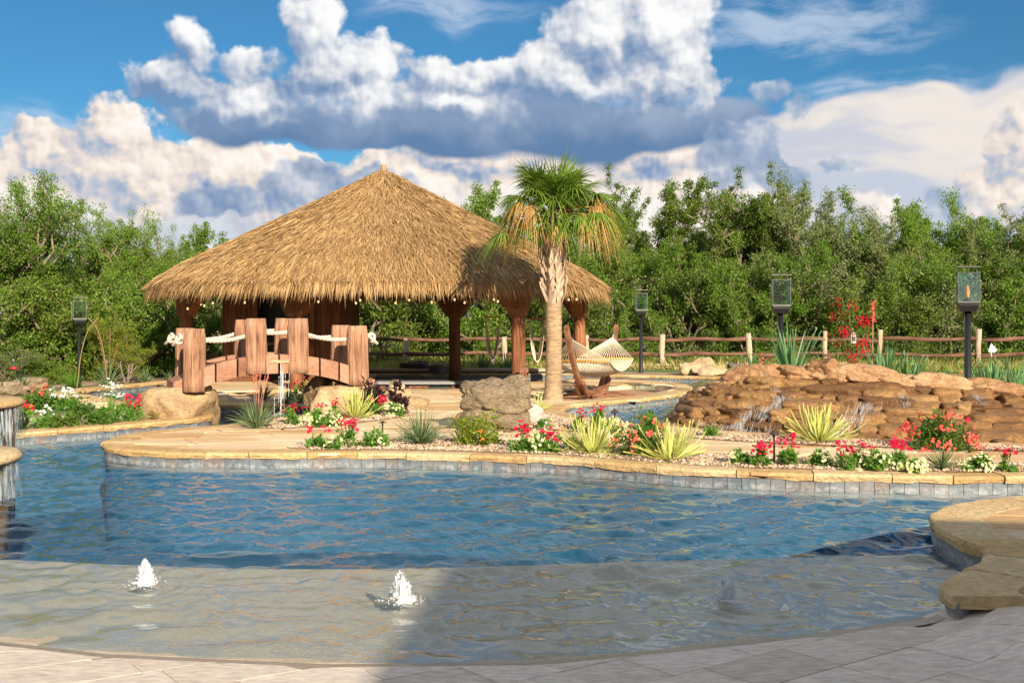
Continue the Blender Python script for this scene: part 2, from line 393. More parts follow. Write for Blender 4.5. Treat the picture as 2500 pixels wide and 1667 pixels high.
m_trav = stone('travertine', [(0.0, (.52, .42, .33)), (0.4, (.66, .56, .46)), (0.75, (.73, .63, .53)), (1.0, (.58, .48, .39))], 1.3, 0.6, 0.004, (1, 3, 1), 0.3, bscale=25)
m_rock = stone('tan_rock', [(0.0, (.26, .17, .09)), (0.35, (.42, .28, .15)), (0.65, (.56, .40, .23)), (1.0, (.64, .50, .33))], 2.2, 0.9, 0.05, (1, 1, 1.4), 0.35, bscale=6)
m_rockg = stone('grey_boulder', [(0.0, (.10, .075, .05)), (0.3, (.22, .165, .105)), (0.6, (.38, .29, .185)), (1.0, (.52, .42, .29))], 2.2, 0.9, 0.10, (1, 1, 2.2), 0.5, bscale=6)
m_rockd = stone('dark_boulder', [(0.0, (.07, .06, .05)), (0.5, (.16, .14, .12)), (1.0, (.28, .24, .2))], 2.6, 0.9, 0.05, bscale=7)
m_rockw = stone('white_rock', [(0.0, (.5, .42, .36)), (0.5, (.66, .57, .5)), (1.0, (.75, .68, .6))], 3, 0.85, 0.04)
m_wet = stone('wet_rock', [(0.0, (.06, .024, .008)), (0.3, (.17, .078, .024)), (0.55, (.31, .16, .052)), (1.0, (.44, .26, .105))], 2.6, 0.34, 0.05, (1, 1, 1.5), 0.4, spec=0.5, bscale=8)
m_cap = stone('crest_rock', [(0.0, (.22, .11, .05)), (0.35, (.42, .23, .11)), (0.65, (.55, .34, .18)), (1.0, (.62, .43, .26))], 2.6, 0.85, 0.06, (1, 1, 1.4), 0.4, bscale=7)
m_mortar = stone('mortar', [(0.0, (.38, .27, .17)), (1.0, (.52, .40, .28))], 6, 0.95, 0.006)
m_grav = stone('gravel', [(0.0, (.22, .13, .08)), (0.35, (.42, .29, .19)), (0.7, (.58, .45, .33)), (1.0, (.70, .60, .50))], 3.0, 0.9, 0.01, per='isl')
m_gravbed = stone('gravel_bed', [(0.0, (.30, .19, .12)), (0.5, (.42, .30, .20)), (1.0, (.52, .40, .29))], 22, 0.95, 0.02, bscale=45)
m_sand = stone('decomposed_granite', [(0.0, (.44, .24, .13)), (0.5, (.55, .32, .19)), (1.0, (.62, .40, .26))], 6, 0.95, 0.01, bscale=40)
m_concrete = stone('pale_concrete', [(0.0, (.46, .38, .31)), (1.0, (.58, .5, .42))], 3, 0.9, 0.01)
m_lime = stone('limestone', [(0.0, (.42, .33, .22)), (0.5, (.56, .46, .33)), (1.0, (.66, .57, .44))], 2.5, 0.9, 0.03)
def _tile(N, b, o):
    p = POS(N); r = RND(N)
    c = N.ramp(r, [(0.0, (.08, .105, .125)), (0.35, (.125, .15, .17)), (0.6, (.16, .18, .195)), (0.8, (.16, .125, .11)), (1.0, (.105, .135, .165))])
    c = N.mix(N.smooth(N.noise(p, 9, 4), 0.45, 0.75), c, (.20, .21, .215))
    z = N.n('SeparateXYZ', {0: p}).outputs[2]
    lime = N.m('MULTIPLY', N.smooth(z, -0.105, -0.155), N.smooth(N.noise(p, 16, 4), 0.35, 0.7))
    c = N.mix(N.m('MULTIPLY', lime, 0.45), c, (.50, .51, .52))
    setin(N, b, Base_Color=c, Roughness=0.45); bump(N, b, N.noise(p, 30, 3), 0.004)
m_tile = MAT('slate_tile', _tile)
m_grout = stone('pool_wall', [(0.0, (.16, .17, .18)), (1.0, (.26, .27, .27))], 5, 0.8, 0.003)
def _floor(N, b, o):
    p = POS(N); s = N.n('SeparateXYZ', {0: p}); z = s.outputs[2]
    c = N.mix(N.smooth(N.noise(p, 60, 3), 0.3, 0.7), (.36, .295, .205), (.50, .415, .305))
    c = N.mix(N.smooth(N.noise(p, 1.2, 3), 0.35, 0.7), c, (.42, .36, .275))
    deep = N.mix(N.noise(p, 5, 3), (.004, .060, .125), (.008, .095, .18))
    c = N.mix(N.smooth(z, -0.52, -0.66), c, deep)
    setin(N, b, Base_Color=c, Roughness=0.8); bump(N, b, N.noise(p, 50, 3), 0.01)
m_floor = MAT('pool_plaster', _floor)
def _wallp(N, b, o):
    p = POS(N); z = N.n('SeparateXYZ', {0: p}).outputs[2]
    c = N.mix(N.smooth(z, -0.22, -0.27), (.20, .21, .22), N.mix(N.noise(p, 5, 3), (.004, .060, .125), (.008, .095, .18)))
    setin(N, b, Base_Color=c, Roughness=0.8); bump(N, b, N.noise(p, 40, 3), 0.004)
m_wallp = MAT('pool_wall_plaster', _wallp)
def _water(N, b, o):
    p = POS(N)
    h = N.m('ADD', N.noise(N.v('MULTIPLY', p, (1, 1.5, 1)), 9.0, 3, 0.55), N.m('MULTIPLY', N.noise(p, 30.0, 2, 0.5), 0.15))
    bp = N.n('Bump', {'Height': h, 'Distance': 0.004, 'Strength': 0.7}).outputs[0]
    cs = N.m('ABSOLUTE', N.v('DOT_PRODUCT', N.n('NewGeometry').outputs['Incoming'], bp))
    fr = N.m('MULTIPLY_ADD', N.m('POWER', N.m('SUBTRACT', 1.0, cs, clamp=True), 5.0), 0.98, 0.02)
    gl = N.n('BsdfGlossy', {'Color': (0.95, 0.97, 1.0), 'Roughness': 0.015, 'Normal': bp})
    tr = N.n('BsdfTransparent', {'Color': (0.90, 0.96, 0.97)})
    mx = N.n('MixShader', {0: fr, 1: tr.outputs[0], 2: gl.outputs[0]})
    N.t.links.new(mx.outputs[0], o.inputs[0])
m_water = MAT('pool_water', _water)
def _foam(N, b, o):
    p = POS(N)
    tr = N.n('BsdfTransparent'); a = N.smooth(N.noise(N.v('MULTIPLY', p, (1, 1, .35)), 45, 4, 0.65), 0.34, 0.56)
    setin(N, b, Base_Color=(.86, .90, .93), Roughness=0.25, Specular_IOR_Level=0.6)
    tl = N.n('BsdfTranslucent', {'Color': (.85, .9, .93)}); m1 = N.n('MixShader', {0: 0.4, 1: b.outputs[0], 2: tl.outputs[0]})
    mx = N.n('MixShader', {0: N.m('MULTIPLY', a, 0.92), 1: tr.outputs[0], 2: m1.outputs[0]}); N.t.links.new(mx.outputs[0], o.inputs[0])
    bump(N, b, N.noise(p, 60, 3), 0.02)
m_foam = MAT('white_water', _foam)
def _drop(N, b, o):
    setin(N, b, Base_Color=(.86, .90, .93), Roughness=0.12, Specular_IOR_Level=0.8)
    tr = N.n('BsdfTransparent', {'Color': (.93, .97, 1.0)}); mx = N.n('MixShader', {0: 0.75, 1: tr.outputs[0], 2: b.outputs[0]}); N.t.links.new(mx.outputs[0], o.inputs[0])
m_drop = MAT('water_drops', _drop)
def _sheet(N, b, o):
    p = POS(N); a = N.smooth(N.noise(N.v('MULTIPLY', p, (1, 1, .12)), 26, 4, 0.6), 0.42, 0.7)
    setin(N, b, Base_Color=(.80, .84, .87), Roughness=0.15, Specular_IOR_Level=0.8); tr = N.n('BsdfTransparent', {'Color': (.9, .95, .97)})
    mx = N.n('MixShader', {0: N.m('MULTIPLY', a, 0.5), 1: tr.outputs[0], 2: b.outputs[0]}); N.t.links.new(mx.outputs[0], o.inputs[0])
m_sheet = MAT('sheet_water', _sheet)
def _jet(N, b, o):
    p = POS(N); setin(N, b, Base_Color=(.93, .95, .97), Roughness=0.35, Specular_IOR_Level=0.5); bump(N, b, N.noise(p, 120, 3), 0.006)
    tl = N.n('BsdfTranslucent', {'Color': (.88, .92, .95)}); tr = N.n('BsdfTransparent', {'Color': (.92, .96, .98)})
    m1 = N.n('MixShader', {0: 0.45, 1: b.outputs[0], 2: tl.outputs[0]}); a = N.smooth(N.noise(p, 70, 3, 0.6), 0.2, 0.5, .75, 1.0)
    mx = N.n('MixShader', {0: a, 1: tr.outputs[0], 2: m1.outputs[0]}); N.t.links.new(mx.outputs[0], o.inputs[0])
m_jet = MAT('bubbling_water', _jet)

def wood(name, c0, c1, c2, stretch=(14, 14, 1.0), rough=0.7, bd=0.012, obj=True):
    def f(N, b, o):
        tc = N.n('TexCoord').outputs['Object']
        p = N.v('MULTIPLY', N.v('ADD', tc, N.scale(N.n('CombineXYZ', {0: RND(N), 1: RND(N)}).outputs[0], 7.0)), stretch)
        n = N.noise(p, 1.0, 5, 0.6, dist=0.6); n2 = N.noise(tc, 2.2, 3)
        x = N.m('ADD', N.m('MULTIPLY', n, 0.75), N.m('MULTIPLY', n2, 0.3))
        c = N.ramp(x, [(0.36, c0), (0.52, c1), (0.68, c2)])
        setin(N, b, Base_Color=c, Roughness=rough, Specular_IOR_Level=0.3); bump(N, b, n, bd)
    return MAT(name, f)
m_log = wood('stained_log', (.10, .035, .014), (.22, .085, .035), (.33, .15, .07))
m_beam = wood('stained_beam', (.11, .04, .014), (.22, .085, .03), (.30, .13, .05), (3, 14, 14))
m_board = wood('barn_board', (.07, .028, .014), (.15, .062, .03), (.22, .10, .05))
m_bridge = wood('faux_wood_concrete', (.12, .055, .03), (.35, .185, .11), (.48, .29, .19), (17, 17, 1.1), 0.88, 0.06)
m_bridgeslab = stone('faux_stone_concrete', [(0.0, (.17, .075, .045)), (0.4, (.34, .17, .105)), (0.75, (.43, .25, .165)), (1.0, (.5, .33, .24))], 3.2, 0.9, 0.03)
m_palmbark = wood('palm_bark', (.17, .11, .065), (.32, .22, .13), (.44, .32, .20), (5, 5, 24), 0.9, 0.02)
m_boot = wood('palm_boot', (.24, .16, .11), (.44, .32, .22), (.60, .48, .36), (8, 8, 2), 0.85, 0.01)
m_fence = wood('cedar_rail', (.045, .022, .014), (.13, .065, .04), (.24, .135, .085), (1.2, 13, 13), 0.9, 0.02)
m_fpost = wood('grey_cedar_post', (.20, .14, .09), (.40, .30, .21), (.55, .44, .33), (16, 16, 1.2), 0.9, 0.02)
m_hwood = wood('hammock_wood', (.12, .05, .03), (.22, .10, .055), (.32, .16, .09), (6, 6, 6), 0.55, 0.004)
m_oak = wood('varnished_bar', (.42, .17, .03), (.56, .25, .05), (.62, .31, .08), (6, 6, 6), 0.4, 0.002)
m_bark = wood('tree_bark', (.09, .065, .045), (.20, .155, .11), (.33, .27, .20), (9, 9, 1.5), 0.95, 0.03)
def plain(name, c, rough=0.6, metal=0.0, spec=0.5, var=0.12, ns=20):
    def f(N, b, o):
        n = N.noise(POS(N), ns, 3)
        setin(N, b, Base_Color=N.mix(1.0, c, N.ramp(n, [(0.3, (1 - var,) * 3), (0.7, (1 + var,) * 3)]), 'MULTIPLY'), Roughness=rough, Metallic=metal, Specular_IOR_Level=spec)
    return MAT(name, f)
m_black = plain('black_metal', (.012, .012, .013), 0.4)
m_bronze = plain('bronze_metal', (.055, .04, .03), 0.5, 0.3)
m_rope = plain('cotton_rope', (.52, .43, .36), 0.9, ns=60, var=.2)
m_net = plain('hammock_cord', (.66, .60, .46), 0.9, ns=60, var=.2)
m_netgrey = plain('swing_cord', (.50, .46, .42), 0.9, ns=60, var=.2)
m_steel = plain('steel_trim', (.16, .16, .155), 0.45, 0.6)
m_chain = plain('chain', (.3, .3, .32), 0.4, 0.7)
m_counter = plain('grey_counter', (.24, .24, .235), 0.4)
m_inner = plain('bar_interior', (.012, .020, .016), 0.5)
m_stucco = plain('stucco', (.62, .52, .40), 0.9, ns=6)
m_shingle = plain('roof_shingle', (.14, .11, .09), 0.9, ns=10)
m_white = plain('white_cloth', (.8, .8, .8), 0.8)
m_red = plain('red_plastic', (.42, .02, .02), 0.4)
m_sign = plain('sign_plate', (.55, .40, .36), 0.5)
def _glass(N, b, o):
    g_ = N.n('NewGeometry'); fr = N.m('MULTIPLY_ADD', N.m('POWER', N.m('SUBTRACT', 1.0, N.m('ABSOLUTE', N.v('DOT_PRODUCT', g_.outputs['Incoming'], g_.outputs['Normal'])), clamp=True), 5.0), 0.96, 0.04); gl = N.n('BsdfGlossy', {'Color': (.95, 1, .98), 'Roughness': 0.02}); tr = N.n('BsdfTransparent', {'Color': (.86, .93, .90)})
    mx = N.n('MixShader', {0: N.m('ADD', fr, 0.04), 1: tr.outputs[0], 2: gl.outputs[0]}); N.t.links.new(mx.outputs[0], o.inputs[0])
m_glass = MAT('lantern_glass', _glass)
def emit(name, c, s):
    def f(N, b, o): setin(N, b, Base_Color=c, Emission_Color=c, Emission_Strength=s)
    return MAT(name, f)
m_bulb = emit('warm_bulb', (1.0, .62, .28), 0.9)
m_flame = emit('flame', (1.0, .26, .03), 0.45)
def leafm(name, c0, c1, c2=None, trans=0.35, rough=0.5, sp=0.35):
    c2 = c2 or c1
    def f(N, b, o):
        r = ISL(N); p = POS(N)
        x = N.m('ADD', N.m('MULTIPLY', r, 0.65), N.m('MULTIPLY', N.noise(p, 0.9, 3), 0.5)); x = N.m('SUBTRACT', x, 0.06)
        x = N.m('ADD', x, N.m('MULTIPLY', N.m('SUBTRACT', RND(N), 0.5), 0.22))
        c = N.ramp(x, [(0.0, c0), (0.5, c1), (1.0, c2)])
        setin(N, b, Base_Color=c, Roughness=rough, Specular_IOR_Level=sp)
        tl = N.n('BsdfTranslucent', {'Color': N.mix(1.0, c, (1.25, 1.35, .7), 'MULTIPLY')})
        mx = N.n('MixShader', {0: trans, 1: b.outputs[0], 2: tl.outputs[0]}); N.t.links.new(mx.outputs[0], o.inputs[0])
    return MAT(name, f)
m_thatch = leafm('palm_thatch', (.17, .095, .038), (.37, .225, .095), (.56, .385, .19), 0.12, 0.6)
m_leafA = leafm('elm_leaves', (.06, .135, .014), (.145, .25, .030), (.27, .38, .065), .42)
m_leafB = leafm('oak_leaves', (.055, .11, .014), (.13, .20, .028), (.26, .31, .055), .42)
m_leafC = leafm('grey_leaves', (.11, .15, .05), (.20, .25, .085), (.33, .36, .17), .42)
m_leafD = leafm('yellow_leaves', (.10, .17, .015), (.21, .28, .03), (.44, .37, .03), .40)
m_leafF = leafm('flower_foliage', (.05, .15, .018), (.11, .26, .035), (.22, .36, .06))
m_leafR = leafm('rose_foliage', (.035, .10, .015), (.085, .18, .025), (.20, .25, .04))
m_leafL = leafm('lantana_foliage', (.07, .13, .012), (.17, .24, .02), (.32, .34, .04))
m_leafP = leafm('purple_foliage', (.022, .012, .014), (.05, .026, .03), (.085, .045, .045))
m_leafV = leafm('variegated_leaf', (.22, .28, .04), (.50, .52, .14), (.66, .66, .30), 0.25)
m_leafY = leafm('yucca_leaf', (.06, .15, .065), (.12, .25, .10), (.22, .36, .15), 0.25)
m_leafG = leafm('red_yucca_blades', (.07, .12, .05), (.14, .20, .09), (.24, .30, .15), 0.25)
m_grass = leafm('grass_blades', (.10, .16, .02), (.20, .26, .04), (.38, .36, .12), 0.4)
m_dry = leafm('dry_grass', (.22, .17, .06), (.38, .30, .12), (.50, .42, .20), 0.4)
m_tuft = leafm('green_tuft', (.05, .13, .015), (.10, .22, .025), (.18, .32, .05), 0.3)
m_palmg = leafm('palm_frond', (.08, .15, .018), (.15, .25, .032), (.27, .35, .065), 0.35)
m_palmd = leafm('dead_frond', (.24, .12, .035), (.45, .25, .08), (.60, .40, .17), 0.25)
def petals(name, c0, c1): return leafm(name, c0, tuple((a + b) / 2 for a, b in zip(c0, c1)), c1, 0.25, 0.6, 0.2)
m_pred = petals('red_petals', (.50, .006, .03), (.78, .02, .09))
m_ppink = petals('coral_petals', (.75, .06, .045), (.85, .20, .16))
m_pwhite = petals('white_petals', (.75, .75, .70), (.85, .85, .82))
m_pcream = petals('cream_petals', (.65, .66, .32), (.80, .78, .50))
m_porange = petals('orange_petals', (.75, .14, .02), (.85, .22, .04))
m_pdark = petals('crimson_petals', (.28, .005, .012), (.50, .01, .02))
m_stalk = plain('pink_stalk', (.44, .19, .15), 0.7)
m_twig = plain('twig', (.26, .19, .13), 0.9)
def _ground(N, b, o):
    p = POS(N)
    c = N.mix(N.smooth(N.noise(p, 0.35, 4), 0.35, 0.65), (.12, .16, .035), (.24, .21, .08))
    c = N.mix(N.smooth(N.noise(p, 2.5, 4), 0.4, 0.7), c, (.30, .25, .12))
    setin(N, b, Base_Color=c, Roughness=1.0); bump(N, b, N.noise(p, 12, 4), 0.05)
m_ground = MAT('meadow_ground', _ground)
def _lawn(N, b, o):
    p = POS(N); c = N.mix(N.noise(p, 30, 3), (.055, .12, .018), (.12, .20, .035))
    setin(N, b, Base_Color=c, Roughness=1.0); bump(N, b, N.noise(p, 60, 3), 0.02)
m_lawn = MAT('mown_lawn', _lawn)
m_green = plain('putting_green', (.03, .15, .05), 0.95, ns=50, var=.1)

# ================================================================== THE SETTING
WZ = -0.18                                              # water level; paving is z = 0
def W(pts): return [G(x, y) for x, y in pts]
ISLAND_FRONT = [(256, 1081), (262, 1089), (281, 1092.5), (332, 1098), (421, 1103), (510, 1104.5), (600, 1105), (700, 1105), (819, 1103), (938, 1104), (1072, 1107), (1164, 1110),
    (1259, 1113), (1343, 1116.5), (1396, 1119), (1550, 1133), (1700, 1146), (1870, 1152), (2040, 1157), (2210, 1160), (2380, 1161), (2500, 1161), (2900, 1165)]
ISLAND_BACK = [(2900, 1098), (2500, 1083), (2406, 1081), (2196, 1073), (2106, 1070), (1957, 1063), (1807, 1055), (1713, 1047), (1658, 1043), (1534, 1034), (1419, 1019), (1384, 1010), (1364, 1000)]
ISLAND_POND = [(1384, 988), (1419, 984), (1479, 979), (1539, 975), (1608, 967), (1660, 960), (1684, 952), (1687, 943), (1668, 937), (1625, 932), (1574, 928), (1505, 925.5), (1436, 925), (1380, 926)]
ISLAND_REAR = [(1300, 932), (1240, 941), (1160, 947), (990, 948), (905, 951), (850, 957), (805, 966), (800, 1000)]
ISLAND_CHAN = [(760, 1010), (660, 1022), (587, 1034), (510, 1041), (434, 1046), (357, 1053), (293, 1064), (263, 1074)]
isl = W(ISLAND_FRONT + ISLAND_BACK + ISLAND_POND + ISLAND_REAR + ISLAND_CHAN)
isl = [tuple(p) for p in chaikin(isl, 2, True)]
PIT = W([(1300, 982), (1345, 978), (1420, 974), (1500, 969), (1580, 960), (1640, 948), (1636, 942), (1590, 938), (1520, 938), (1460, 942), (1400, 950), (1320, 962)])
BANK = [(-700, 1102), (-300, 1075), (41, 1056), (178, 1046), (306, 1036), (434, 1025), (508, 1018), (520, 1008), (505, 992), (440, 984), (330, 984), (293, 979), (240, 967), (180, 961), (173, 956), (230, 948), (344, 937), (421, 930),
        (480, 926), (545, 921), (700, 916), (900, 912), (1368, 912), (1500, 915), (1750, 920), (1850, 924), (2000, 932), (2300, 950), (2600, 965)]
bank = W(BANK)
bank_s = [tuple(p) for p in chaikin(bank, 2)]
hole = bank_s + [(17, 24), (17, -6), (-13, -6), (-13, 13.0)]

def ngon_sheet(mb, loops, z):
    V = [Vector((x, y, 0)) for L in loops for x, y in L]
    vs = [(v.x, v.y, z) for v in V]; fs = []
    for t in tessellate_polygon([[Vector((x, y, 0)) for x, y in L] for L in loops]):
        a, b, c = (V[i] for i in t); fs.append(tuple(t) if (b - a).cross(c - a).z > 0 else tuple(t[::-1]))
    mb.add(vs, fs)
def skirt(mb, loop, z0, z1):
    n = len(loop); vs = [(x, y, z0) for x, y in loop] + [(x, y, z1) for x, y in loop]
    mb.add(vs, [(i, (i + 1) % n, (i + 1) % n + n, i + n) for i in range(n)], True)

mb = MB(); BIG = 1500
ngon_sheet(mb, [[(-BIG, -BIG), (BIG, -BIG), (BIG, BIG), (-BIG, BIG)], hole], -0.03)
ground = struct(mb.build('ground', m_ground))
mb = MB(); skirt(mb, hole, -1.5, -0.031); poolwall = struct(mb.build('pool_wall', m_wallp))

# the beach entry: where the water meets the paving
_yw = np.array([(-14, 12.5), (-9, 9.6), (-5, 7.0), (-2.93, 6.1), (-2.22, 5.87), (-.99, 5.70), (.15, 5.73), (1.36, 6.1), (2.3, 6.45), (2.69, 6.64), (3.2, 6.9), (14, 7.2)])
def yw(x): return np.interp(x, _yw[:, 0], _yw[:, 1])
def zdeck(x, y):
    d = yw(x) - y; z = np.clip(WZ + 0.006 + d * 0.05, -2, 0.0)
    t = np.clip((x - 2.5) / .5, 0, 1); return np.minimum(z + t * t * (3 - 2 * t) * 0.10, -0.004)
def zfloor(x, y):
    d = y - yw(x); z = WZ - d * 0.075
    e = np.clip((y - (8.95 + 0.04 * x + .10 * np.sin(x * 1.1 + .5))) / 0.9, 0, 1); e = e * e * (3 - 2 * e)
    return z * (1 - e) + np.minimum(-1.25, z) * e
def height_grid(name, xs, ys, zf, mat):
    X, Y = np.meshgrid(xs, ys); Z = zf(X, Y); V = np.stack([X, Y, Z], -1).reshape(-1, 3); w, h = len(xs), len(ys)
    i = np.arange((h - 1) * w).reshape(h - 1, w)[:, :-1].ravel(); F = np.stack([i, i + 1, i + w + 1, i + w], 1)
    return struct(link(name, np_mesh(name, V, F, True), mat))
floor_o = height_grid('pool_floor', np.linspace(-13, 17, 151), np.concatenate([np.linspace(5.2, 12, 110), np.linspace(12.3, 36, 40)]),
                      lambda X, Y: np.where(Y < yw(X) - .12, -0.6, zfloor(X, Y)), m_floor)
deck = height_grid('pool_deck', np.linspace(-26, 26, 209), np.concatenate([[-16, -8, -2, 1], np.linspace(2, 7.0, 60), np.linspace(7.1, 12.6, 40)]),
                   lambda X, Y: np.where(Y < yw(X) + .03, zdeck(X, Y) - 0.012, -1.45), m_trav)

xe = np.linspace(-9, 2.62, 160); Ve = [(x, yw(x) - .175 + .34 * k / 3, float(zdeck(x, yw(x) - .175 + .34 * k / 3)) - (.001 if k < 2 else .02 * (k - 1))) for k in range(4) for x in xe]
Fe = [(k * 160 + i, k * 160 + i + 1, (k + 1) * 160 + i + 1, (k + 1) * 160 + i) for k in range(3) for i in range(159)]
link('wet_edge', np_mesh('wet_edge', Ve, Fe, True), stone('wet_plaster', [(0.0, (.24, .18, .125)), (1.0, (.42, .34, .25))], 4, 0.35, 0.004, spec=.5), deck)
# water surface: short wind chop, with rings round the three bubblers
BUB = [(*G(355, 1428, WZ), 0.175, 0.15), (*G(978, 1468, WZ), 0.19, 0.17), (*G(1773, 1466, WZ), 0.165, 0.15)]
def waves(X, Y):
    h = np.zeros_like(X); r = np.random.default_rng(3)
    for i in range(44):
        lam = 0.12 * (5.5 ** r.random()); a = r.normal(0.2, 0.62) + math.pi / 2
        k = 2 * math.pi / lam; ph = r.random() * 6.28
        h += 0.042 / k * np.sin(k * (X * math.cos(a) + Y * math.sin(a)) + ph + 0.7 * np.sin(X * .9 + i) + 0.6 * np.sin(Y * .7 + 2 * i))
    amp = np.interp(Y - yw(X), [0, .5, 2.5, 4.5], [0.2, .75, 1.15, 1.05])
    h = h * amp
    for (bx, by, _, _) in BUB:
        d = np.hypot(X - bx, Y - by); h += 0.0065 * np.sin(d * 2 * math.pi / 0.13 + 1.2 * np.sin(3 * np.arctan2(Y - by, X - bx) + d * 4)) * np.exp(-d / 0.42) * np.clip(d / .12, 0, 1)
    return h
D_ = 4.7 * 1.0034 ** np.arange(592); T_ = np.linspace(-0.66, 0.66, 640)
Yg, Tg = np.meshgrid(D_, T_, indexing='ij'); Xg = Tg * Yg
Zg = WZ + waves(Xg, Yg); V = np.stack([Xg, Yg, Zg], -1).reshape(-1, 3); w = len(T_)
i = np.arange((len(D_) - 1) * w).reshape(-1, w)[:, :-1].ravel()
F = np.stack([i, i + 1, i + w + 1, i + w], 1)
cx = V[F].mean(1); keep = inside_np(cx[:, :2], hole) & (cx[:, 1] > yw(cx[:, 0]) - 0.06)
F = F[keep]; used = np.unique(F); remap = np.full(len(V), -1); remap[used] = np.arange(len(used))
water = struct(link('pool_water', np_mesh('pool_water', V[used], remap[F], True), m_water))

# islands: slabs with paving, coping stones and a band of waterline tiles
mb = MB(); ngon_sheet(mb, [isl, PIT], -0.045); skirt(mb, isl, -1.5, -0.046); skirt(mb, PIT, -0.16, -0.046); ngon_sheet(mb, [PIT], -0.155)
island = struct(mb.build('island', m_wallp))
mb = MB(); ngon_sheet(mb, [isl, PIT], -0.014); link('mortar_bed', mb.mesh('mortar_bed'), m_mortar, island)
mb = MB(); ngon_sheet(mb, [PIT], -0.13); link('sand_pit', mb.mesh('sand_pit'), m_sand, island)
tile_me = MB().box((0, 0, 0), (0.148, 0.016, 0.15)).mesh('tile'); tile_me.materials.append(m_tile)
def outward(poly_pts, k, inner):                        # unit normal pointing to the water
    a = poly_pts[max(k - 1, 0)]; b = poly_pts[min(k + 1, len(poly_pts) - 1)]; t = unit(b - a); n = np.array([t[1], -t[0]]); return t, n * inner
def coping(path, parent, side, lo=.55, hi=.95, width=.34, th=.075, over=.04, top=0.004):
    """stones along path; side=+1 when the water lies to the right of the direction of travel"""
    P = resample(chaikin(path, 2), 0.09); k = 0
    while k < len(P) - 2:
        m = max(3, int(random.uniform(lo, hi) / 0.09)); e = min(len(P) - 1, k + m)
        if len(P) - 1 - e < 3: e = len(P) - 1
        idx = np.unique(np.linspace(k, e, 5).round().astype(int)); vs = []; zt = top + random.uniform(-.004, .006)
        for q, ii in enumerate(idx):
            t, n = outward(P, ii, side); c = P[ii].copy()
            if q == 0: c = c + t * .006
            if q == len(idx) - 1: c = c - t * .006
            oj = over + random.uniform(-.014, .014); zb = -th + random.uniform(-.014, .012)
            for off_, z in ((oj - random.uniform(0, .02), zb), (oj + .004, zt - th * .45), (oj - .008, zt - .006), (oj - .03, zt), (-width, zt), (-width, -th)):
                vs.append((c[0] + n[0] * off_, c[1] + n[1] * off_, z))
        n6 = 6; L = len(idx); fs = [(a * n6 + j, a * n6 + (j + 1) % n6, (a + 1) * n6 + (j + 1) % n6, (a + 1) * n6 + j) for a in range(L - 1) for j in range(n6)]
        fs += [tuple(range(n6)), tuple((L - 1) * n6 + j for j in reversed(range(n6)))]
        o = MB().add(vs, fs if side > 0 else [f[::-1] for f in fs]).build('coping_stone', m_cope, parent); k = e
def tiles(path, parent, side, z=-0.126, eye=True):
    P = resample(chaikin(path, 2), 0.1535)
    for k in range(len(P) - 1):
        c = (P[k] + P[k + 1]) / 2; t = unit(P[k + 1] - P[k]); n = np.array([t[1], -t[0]]) * side
        if eye and n @ (-c) < 0.05 * np.linalg.norm(c): continue
        link('tile', tile_me, None, parent, (c[0] + n[0] * .004, c[1] + n[1] * .004, z), (0, 0, math.atan2(t[1], t[0])))
front_line = W(ISLAND_CHAN[::-1][:1] + ISLAND_FRONT)
chan_line = W([ISLAND_REAR[-1]] + ISLAND_CHAN)
coping(W(ISLAND_FRONT), island, 1); tiles(W(ISLAND_FRONT), island, 1)
coping(W(ISLAND_CHAN + ISLAND_FRONT[:1]), island, 1)
coping(W(ISLAND_BACK), island, 1)
coping(W(ISLAND_BACK[-1:] + ISLAND_POND), island, 1); tiles(W(ISLAND_BACK[-1:] + ISLAND_POND), island, 1)
coping(bank[:23], poolwall, 1, width=.38); coping(bank[22:27], poolwall, 1, width=.45); tiles(bank, poolwall, 1)

